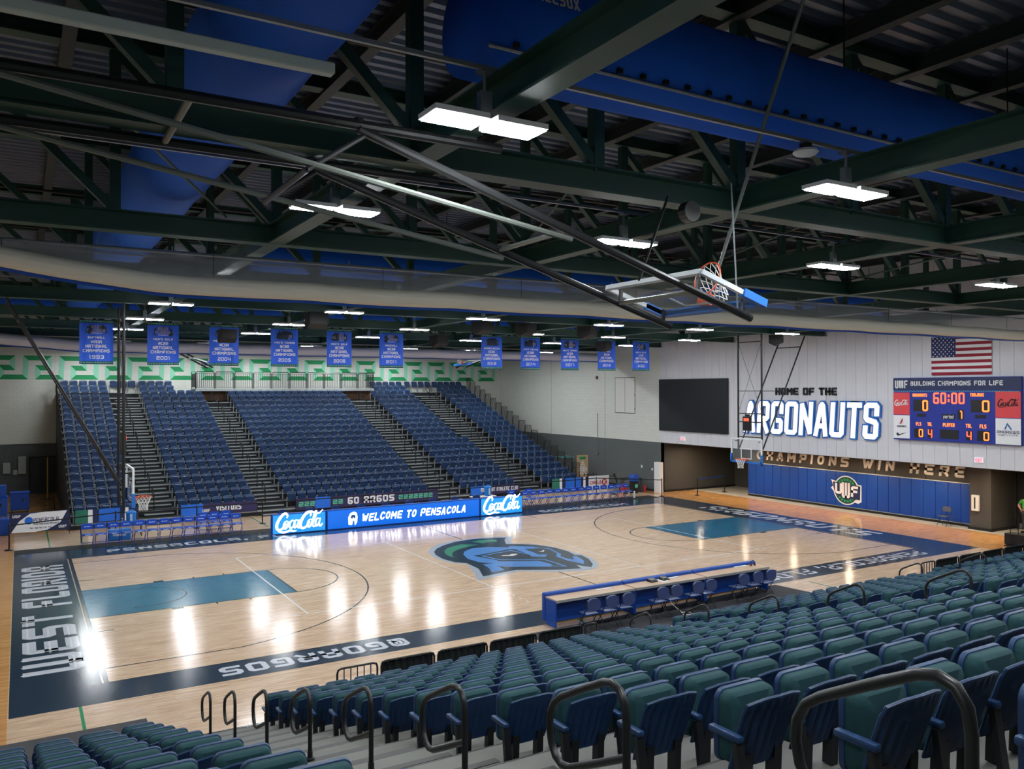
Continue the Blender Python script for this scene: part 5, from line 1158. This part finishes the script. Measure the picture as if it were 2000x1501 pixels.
# ------------------------------------------------------------------ divider curtains
def mesh_mat():
    m = bpy.data.materials.new('curtain_mesh'); m.use_nodes = True; nt = m.node_tree; b = nt.nodes['Principled BSDF']
    b.inputs['Base Color'].default_value = (*rgb(186,186,192), 1); b.inputs['Roughness'].default_value = .9; b.inputs['Alpha'].default_value = .4; return m
M_MESHC = mesh_mat(); M_CURT = mat('curtain_cloth', rgb(222,216,200), .85, var=.08, scale=2, stretch=(.4,4,12), bump=.35, bscale=6)
M_CURTL = mat('curtain_far', rgb(206,210,222), .85, var=.06, scale=2, stretch=(.4,4,12))
def curtain(label, Y, xa, xb, zt, zm, zb, thick, m, mesh=True, lift=None):
    t = thing('divider_curtain', label, 'curtain', (xa, Y, 0), 0, 'rolled divider curtains'); w = xb-xa; N = 90
    up = lambda x: (lift(x+xa) if lift else 0)
    sagw = lambda x: .025*abs(math.sin((x)*math.pi/3.3))
    MB().tube([(0,0,zt),(w,0,zt)], .03, 8).build('curtain_pipe', M_GALV, t)
    if mesh: MB().grid(lambda u, v: (u*w, .01*math.sin(u*w*4), zm-.02+up(u*w)+(zt-zm+.02-up(u*w))*v), N, 3).build('mesh_panel', M_MESHC, t, True)
    prof = []
    K = 16
    def roll(u, v):
        x = u*w; a = 2*math.pi*v; hh = (zm-zb)/2; zc = (zm+zb)/2+up(x)-sagw(x)
        yy = -thick*math.cos(a)*(1+.08*math.sin(5*a)); zz = hh*math.sin(a)*(1+.03*math.sin(7*a+x*.8))
        return (x, yy, zc+zz)
    MB().grid(roll, N, K).build('rolled_cloth', m, t, 'all')
    MB().grid(lambda u, v: (u*w, thick*.2-.02+v*.06, zb+up(u*w)-sagw(u*w)-.05+.09*(1-v)), N, 1).build('blue_hem', M_BLUE, t, True)
    for k in range(int(w/3.3)): MB().tube([(1.6+k*3.3,-.06,zt),(1.6+k*3.3,-.06,zm)], .006, 5).build('lift_cord', M_BLACK, t)
    for k in range(int(w/3.3)): MB().tube([(.9+k*3.3,0,zt),(.9+k*3.3,0,8.86)], .01, 5).build('hanger_chain', M_GALV, t)
lift1 = lambda x: .42*max(0, min(1, (.6-x)/3.2))**1.4 + (.14*max(0, (x-29)/3)**2 if x > 29 else 0)
curtain('rolled-up beige mesh divider curtain sagging across the near half of the hall', -3.95, -3.5, 31.8, 8.76, 8.37, 8.03, .22, M_CURT, True, lift1)
lift2 = lambda x: .3*max(0, min(1, (1-x)/4))**1.3
curtain('rolled-up lilac grey divider curtain in front of the far wall', 23.8, -4, 31.7, 8.8, 8.66, 8.16, .25, M_CURTL, False, lift2)
# ------------------------------------------------------------------ championship banners
BN = [('SOFTBALL','NAIA','1993'),("MEN'S GOLF",'NCAA','2001'),("MEN'S TENNIS",'NCAA','2004'),("MEN'S TENNIS",'NCAA','2005'),("MEN'S GOLF",'NCAA','2008'),('BASEBALL','NCAA','2011'),None,("WOMEN'S SOCCER",'NCAA','2012'),("MEN'S TENNIS",'NCAA','2014'),("MEN'S TENNIS",'NCAA','2017'),('FOOTBALL','NCAA','2019'),("MEN'S GOLF",'NCAA','2025')]
BXs = [.24,2.55,4.82,7.24,9.6,12.0,0,17.13,19.32,21.67,24.01,26.3]
M_BNR = mat('banner_blue', rgb(30,96,232), .5, var=.05, scale=3); M_BNK = mat('banner_dark', rgb(20,40,70), .6, var=.05); M_BNT = mat('banner_logo_tan', rgb(150,140,140), .6)
BW_, BH_ = 1.13, 1.64
for i, (b, x) in enumerate(zip(BN, BXs)):
    if not b: continue
    t = thing('championship_banner', 'blue %s national champions banner, %s hanging banner from the left' % (b[0], ORD[i if i < 6 else i-1]), 'banner', (x, 14.5, 7.27), 0, 'championship banners')
    ph = i*1.3; fn = lambda u, v, o=0: (u*BW_, -o+.035*math.sin(u*9+ph)*(1-.5*v)+.012*math.sin(u*23+ph*2), v*BH_)
    MB().grid(fn, 28, 4).build('cloth', M_BNR, t, True)
    for v0, v1 in ((0,.065),(.935,1)):
        MB().grid(lambda u, v: fn(u, v0+(v1-v0)*v, .004), 28, 1).build('border', M_BNK, t, True)
    def bt(s, h, wid, z, m, swr=.2, nm_='banner_lettering'):
        V2, F2 = fit(s, h, wid, swr); mb = MB(); mb.add([fn((a+BW_/2)/BW_, (z+c)/BH_, .009) for a, c in V2], F2); mb.build(nm_, m, t)
    km_ = MB()
    for zz in (.035, BH_-.075):
        for j in range(12):
            V2, F2 = textflat('2', .05, .07, .012, ch=0)[0]; km_.add([fn((a+.06+j*.092)/BW_, (zz+c)/BH_, .008) for a, c in V2], F2)
    q = km_.build('key_border', M_MINT, t); q['kind'] = 'stuff'
    pl = [(.24,1.16),(.3,1.12),(.84,1.12),(.9,1.16),(.95,1.2),(.9,1.22),(.9,1.38),(.82,1.4),(.8,1.47),(.34,1.47),(.32,1.4),(.24,1.38),(.24,1.22),(.19,1.2)]
    MB().add([fn(a/BW_, c/BH_, .007) for a, c in pl], [tuple(range(len(pl)))]).build('crest', M_BNK, t)
    bt('WEST', .11, .38, 1.34, M_BNT, .22, 'crest_lettering'); bt('FLORIDA', .12, .6, 1.2, M_BNT, .22, 'crest_lettering'); bt('ARGONAUTS', .035, .36, 1.135, M_WPR, .2, 'crest_lettering')
    bt(b[0], .08, min(.85, .072*len(b[0])), .95, M_WPR, .22); bt(b[1], .12, .36, .77, M_WPR, .2); bt('NATIONAL', .12, .74, .605, M_WPR, .2); bt('CHAMPIONS', .12, .9, .44, M_WPR, .2); bt(b[2], .14, .5, .2, M_WPR, .18)
    for u in (.08, BW_-.08): MB().tube([(u,0,BH_),(u,0,BH_+.225)], .006, 5).build('hanger', M_BLACK, t)
    MB().tube([(0,0,BH_),(BW_,0,BH_)], .015, 6).build('top_rod', M_BLACK, t)
tag(MB().tube([(-4,14.5,9.156),(31.9,14.5,9.156)], .02, 6).build('banner_cable', M_GALV), 'thin cable carrying the championship banners', 'cable')
# loudspeakers
M_SPK = mat('speaker_black', rgb(9,9,11), .7)
def spk(label, x, y, z, rz, w=.62, h=.5):
    t = thing('loudspeaker', label, 'loudspeaker', (x, y, z), rz, 'hung loudspeakers')
    MB().prism([(-.28,h),(.3,h),(.3,.12),(.08,0),(-.28,.16)], (-w/2,0,0), (0,1,0), (0,0,1), w).build('cabinet', M_SPK, t, False, True)
    MB().grid(lambda u, v: (-w/2+.03+u*(w-.06), -.288, .19+v*(h-.22)), 2, 2).build('grille', M_SPK, t)
    MB().tube([(-.2,0,h),(-.2,0,8.86-z if 8.86 > z+h else h+.05)], .012, 5).build('hanger', M_BLACK, t); MB().tube([(.2,0,h),(.2,0,8.86-z if 8.86 > z+h else h+.05)], .012, 5).build('hanger', M_BLACK, t)
for i, (x, y, z, rz) in enumerate(((5.15,12.8,8.1,0),(14.1,12.8,8.15,.2),(23.1,12.8,8.15,.45),(6.75,6.85,8.3,0),(14.87,6.85,8.3,.4),(17.75,6.85,8.3,.5),(13.0,6.85,8.3,.3),(28.6,6.85,8.3,.6))):
    spk('black wedge loudspeaker hanging '+['in front of the third championship banner','in the gap right of the baseball banner','in front of the football banner','right under the near curtain at left','above the eighth championship banner','above the ninth championship banner','above the soccer banner','above the right goal masts'][i], x, y, z, rz)
# wireless access point and small ceiling things
t = thing('access_point', 'white dome sensor hanging below the near blue duct', 'sensor', (6.35,-13.15,9.035)); MB().lathe([(.02,0),(.12,.02),(.15,.05),(.13,.08),(.03,.09)], 16).build('dome', M_WHITE, t, True); MB().box(-.05,-.05,.09,.05,.05,.16).build('bracket', M_BLACK, t)
t = thing('access_point', 'white dome sensor hanging beside the lamp left of the scoreboard', 'sensor', (13.6,-9.0,9.035)); MB().lathe([(.02,0),(.12,.02),(.15,.05),(.13,.08),(.03,.09)], 16).build('dome', M_WHITE, t, True); MB().box(-.05,-.02,.09,.05,.02,.16).build('bracket', M_BLACK, t)
for i, (y, z) in enumerate(((-16,11.4),(-8.4,11.3),(-2,11.3),(4.0,11.3),(9.5,11.3))):
    tag(MB().tube([(-9.9,y,z),(31.9,y,z)], .035, 8).build('sprinkler_pipe', M_BLACK), 'dark sprinkler pipe under the roof deck, %s from the near wall' % ORD[i], 'pipe', 'sprinkler pipes')
for i, (x, y) in enumerate(((-1.2, -7.9), (4.8, -7.9), (10.0, -7.9), (15.3,-7.9))):
    tag(MB().tube([(x,-11,9.268),(x+2.6,-5.05,9.268)], .02, 6).build('sway_rod', M_GREEN), 'thin green diagonal sway rod between trusses, %s from left' % ORD[i], 'rod', 'sway rods')
# ------------------------------------------------------------------ person at the right edge
M_SKIN = mat('skin', rgb(206,150,124), .55, var=.04); M_SHIRT = mat('green_shirt', rgb(60,170,70), .8, var=.08); M_TROUS = mat('dark_trousers', rgb(40,42,48), .8); M_HAIR = mat('brown_hair', rgb(60,42,30), .7)
def skin_body(name, V, E, R, m, parent, root=0):
    me = bpy.data.meshes.new(name); me.from_pydata(V, E, []); o = obj(name, me, parent); me.materials.append(m)
    md = o.modifiers.new('skin', 'SKIN'); md.use_smooth_shade = True
    me.update(); bpy.context.view_layer.update()
    sv = me.skin_vertices[0].data if me.skin_vertices else None
    if sv is None:
        bpy.context.view_layer.objects.active = o; o.select_set(True); bpy.ops.object.skin_root_mark(); sv = me.skin_vertices[0].data
    for i, r in enumerate(R): sv[i].radius = (r, r); sv[i].use_root = (i == root)
    s = o.modifiers.new('sub', 'SUBSURF'); s.levels = 2; s.render_levels = 2
    return o
PX, PY = 35.9, -.47
pr = thing('person', 'person in a green shirt standing with hand on hip at the right edge', 'person', (PX, PY, .0045), 0)
V = [(0,0,.96),(0,0,1.15),(0,0,1.36),(0,0,1.47),(0,0,1.54),(0,0,1.62),(0,0,1.70),
     (0,.10,.92),(.02,.11,.5),(.0,.12,.09),(-.12,.13,.05), (0,-.10,.92),(.02,-.11,.5),(.0,-.12,.09),(-.12,-.13,.05),
     (0,.17,1.40),(.04,.36,1.17),(-.06,.20,1.02),(-.1,.16,.99), (0,-.17,1.40),(.02,-.27,1.14),(-.04,-.27,.9),(-.05,-.27,.82)]
Ed = [(0,1),(1,2),(2,3),(3,4),(4,5),(5,6),(0,7),(7,8),(8,9),(9,10),(0,11),(11,12),(12,13),(13,14),(2,15),(15,16),(16,17),(17,18),(2,19),(19,20),(20,21),(21,22)]
Rr = [.15,.135,.15,.065,.07,.105,.085,.09,.065,.045,.04,.09,.065,.045,.04,.065,.045,.034,.036,.065,.045,.034,.036]
body = skin_body('body', V, Ed, Rr, M_SKIN, pr)
Vs = [(0,0,.98),(0,0,1.15),(0,0,1.37),(0,.17,1.40),(.032,.32,1.22),(0,-.17,1.40),(.01,-.23,1.25)]
skin_body('shirt', Vs, [(0,1),(1,2),(2,3),(3,4),(2,5),(5,6)], [.17,.158,.165,.085,.062,.085,.07], M_SHIRT, pr)
Vt = [(0,0,.97),(0,.10,.9),(.02,.11,.5),(.0,.12,.12),(0,-.10,.9),(.02,-.11,.5),(.0,-.12,.12)]
skin_body('trousers', Vt, [(0,1),(1,2),(2,3),(0,4),(4,5),(5,6)], [.165,.105,.08,.065,.105,.08,.065], M_TROUS, pr)
MB().lathe([(.06,1.60),(.112,1.64),(.115,1.72),(.09,1.79),(.03,1.82)], 16, (.015,0,0)).build('hair', M_HAIR, pr, 'all')
for q in range(4): MB().tube([(-.1-.01*q,.145+.012*q,1.0-.018*q),(-.15,.13+.012*q,.985-.018*q),(-.165,.09+.012*q,.975-.018*q)], [.011,.01,.008], 6).build('finger', M_SKIN, body)
MB().tube([(-.07,.18,1.03),(-.05,.13,1.06),(-.02,.12,1.06)], [.013,.011,.009], 6).build('thumb', M_SKIN, body)
for sy in (.12, -.12): MB().add(*rbox(-.2, sy-.05, 0, .08, sy+.05, .1, .035, 2)).build('shoe', M_BLACKM, pr, True)
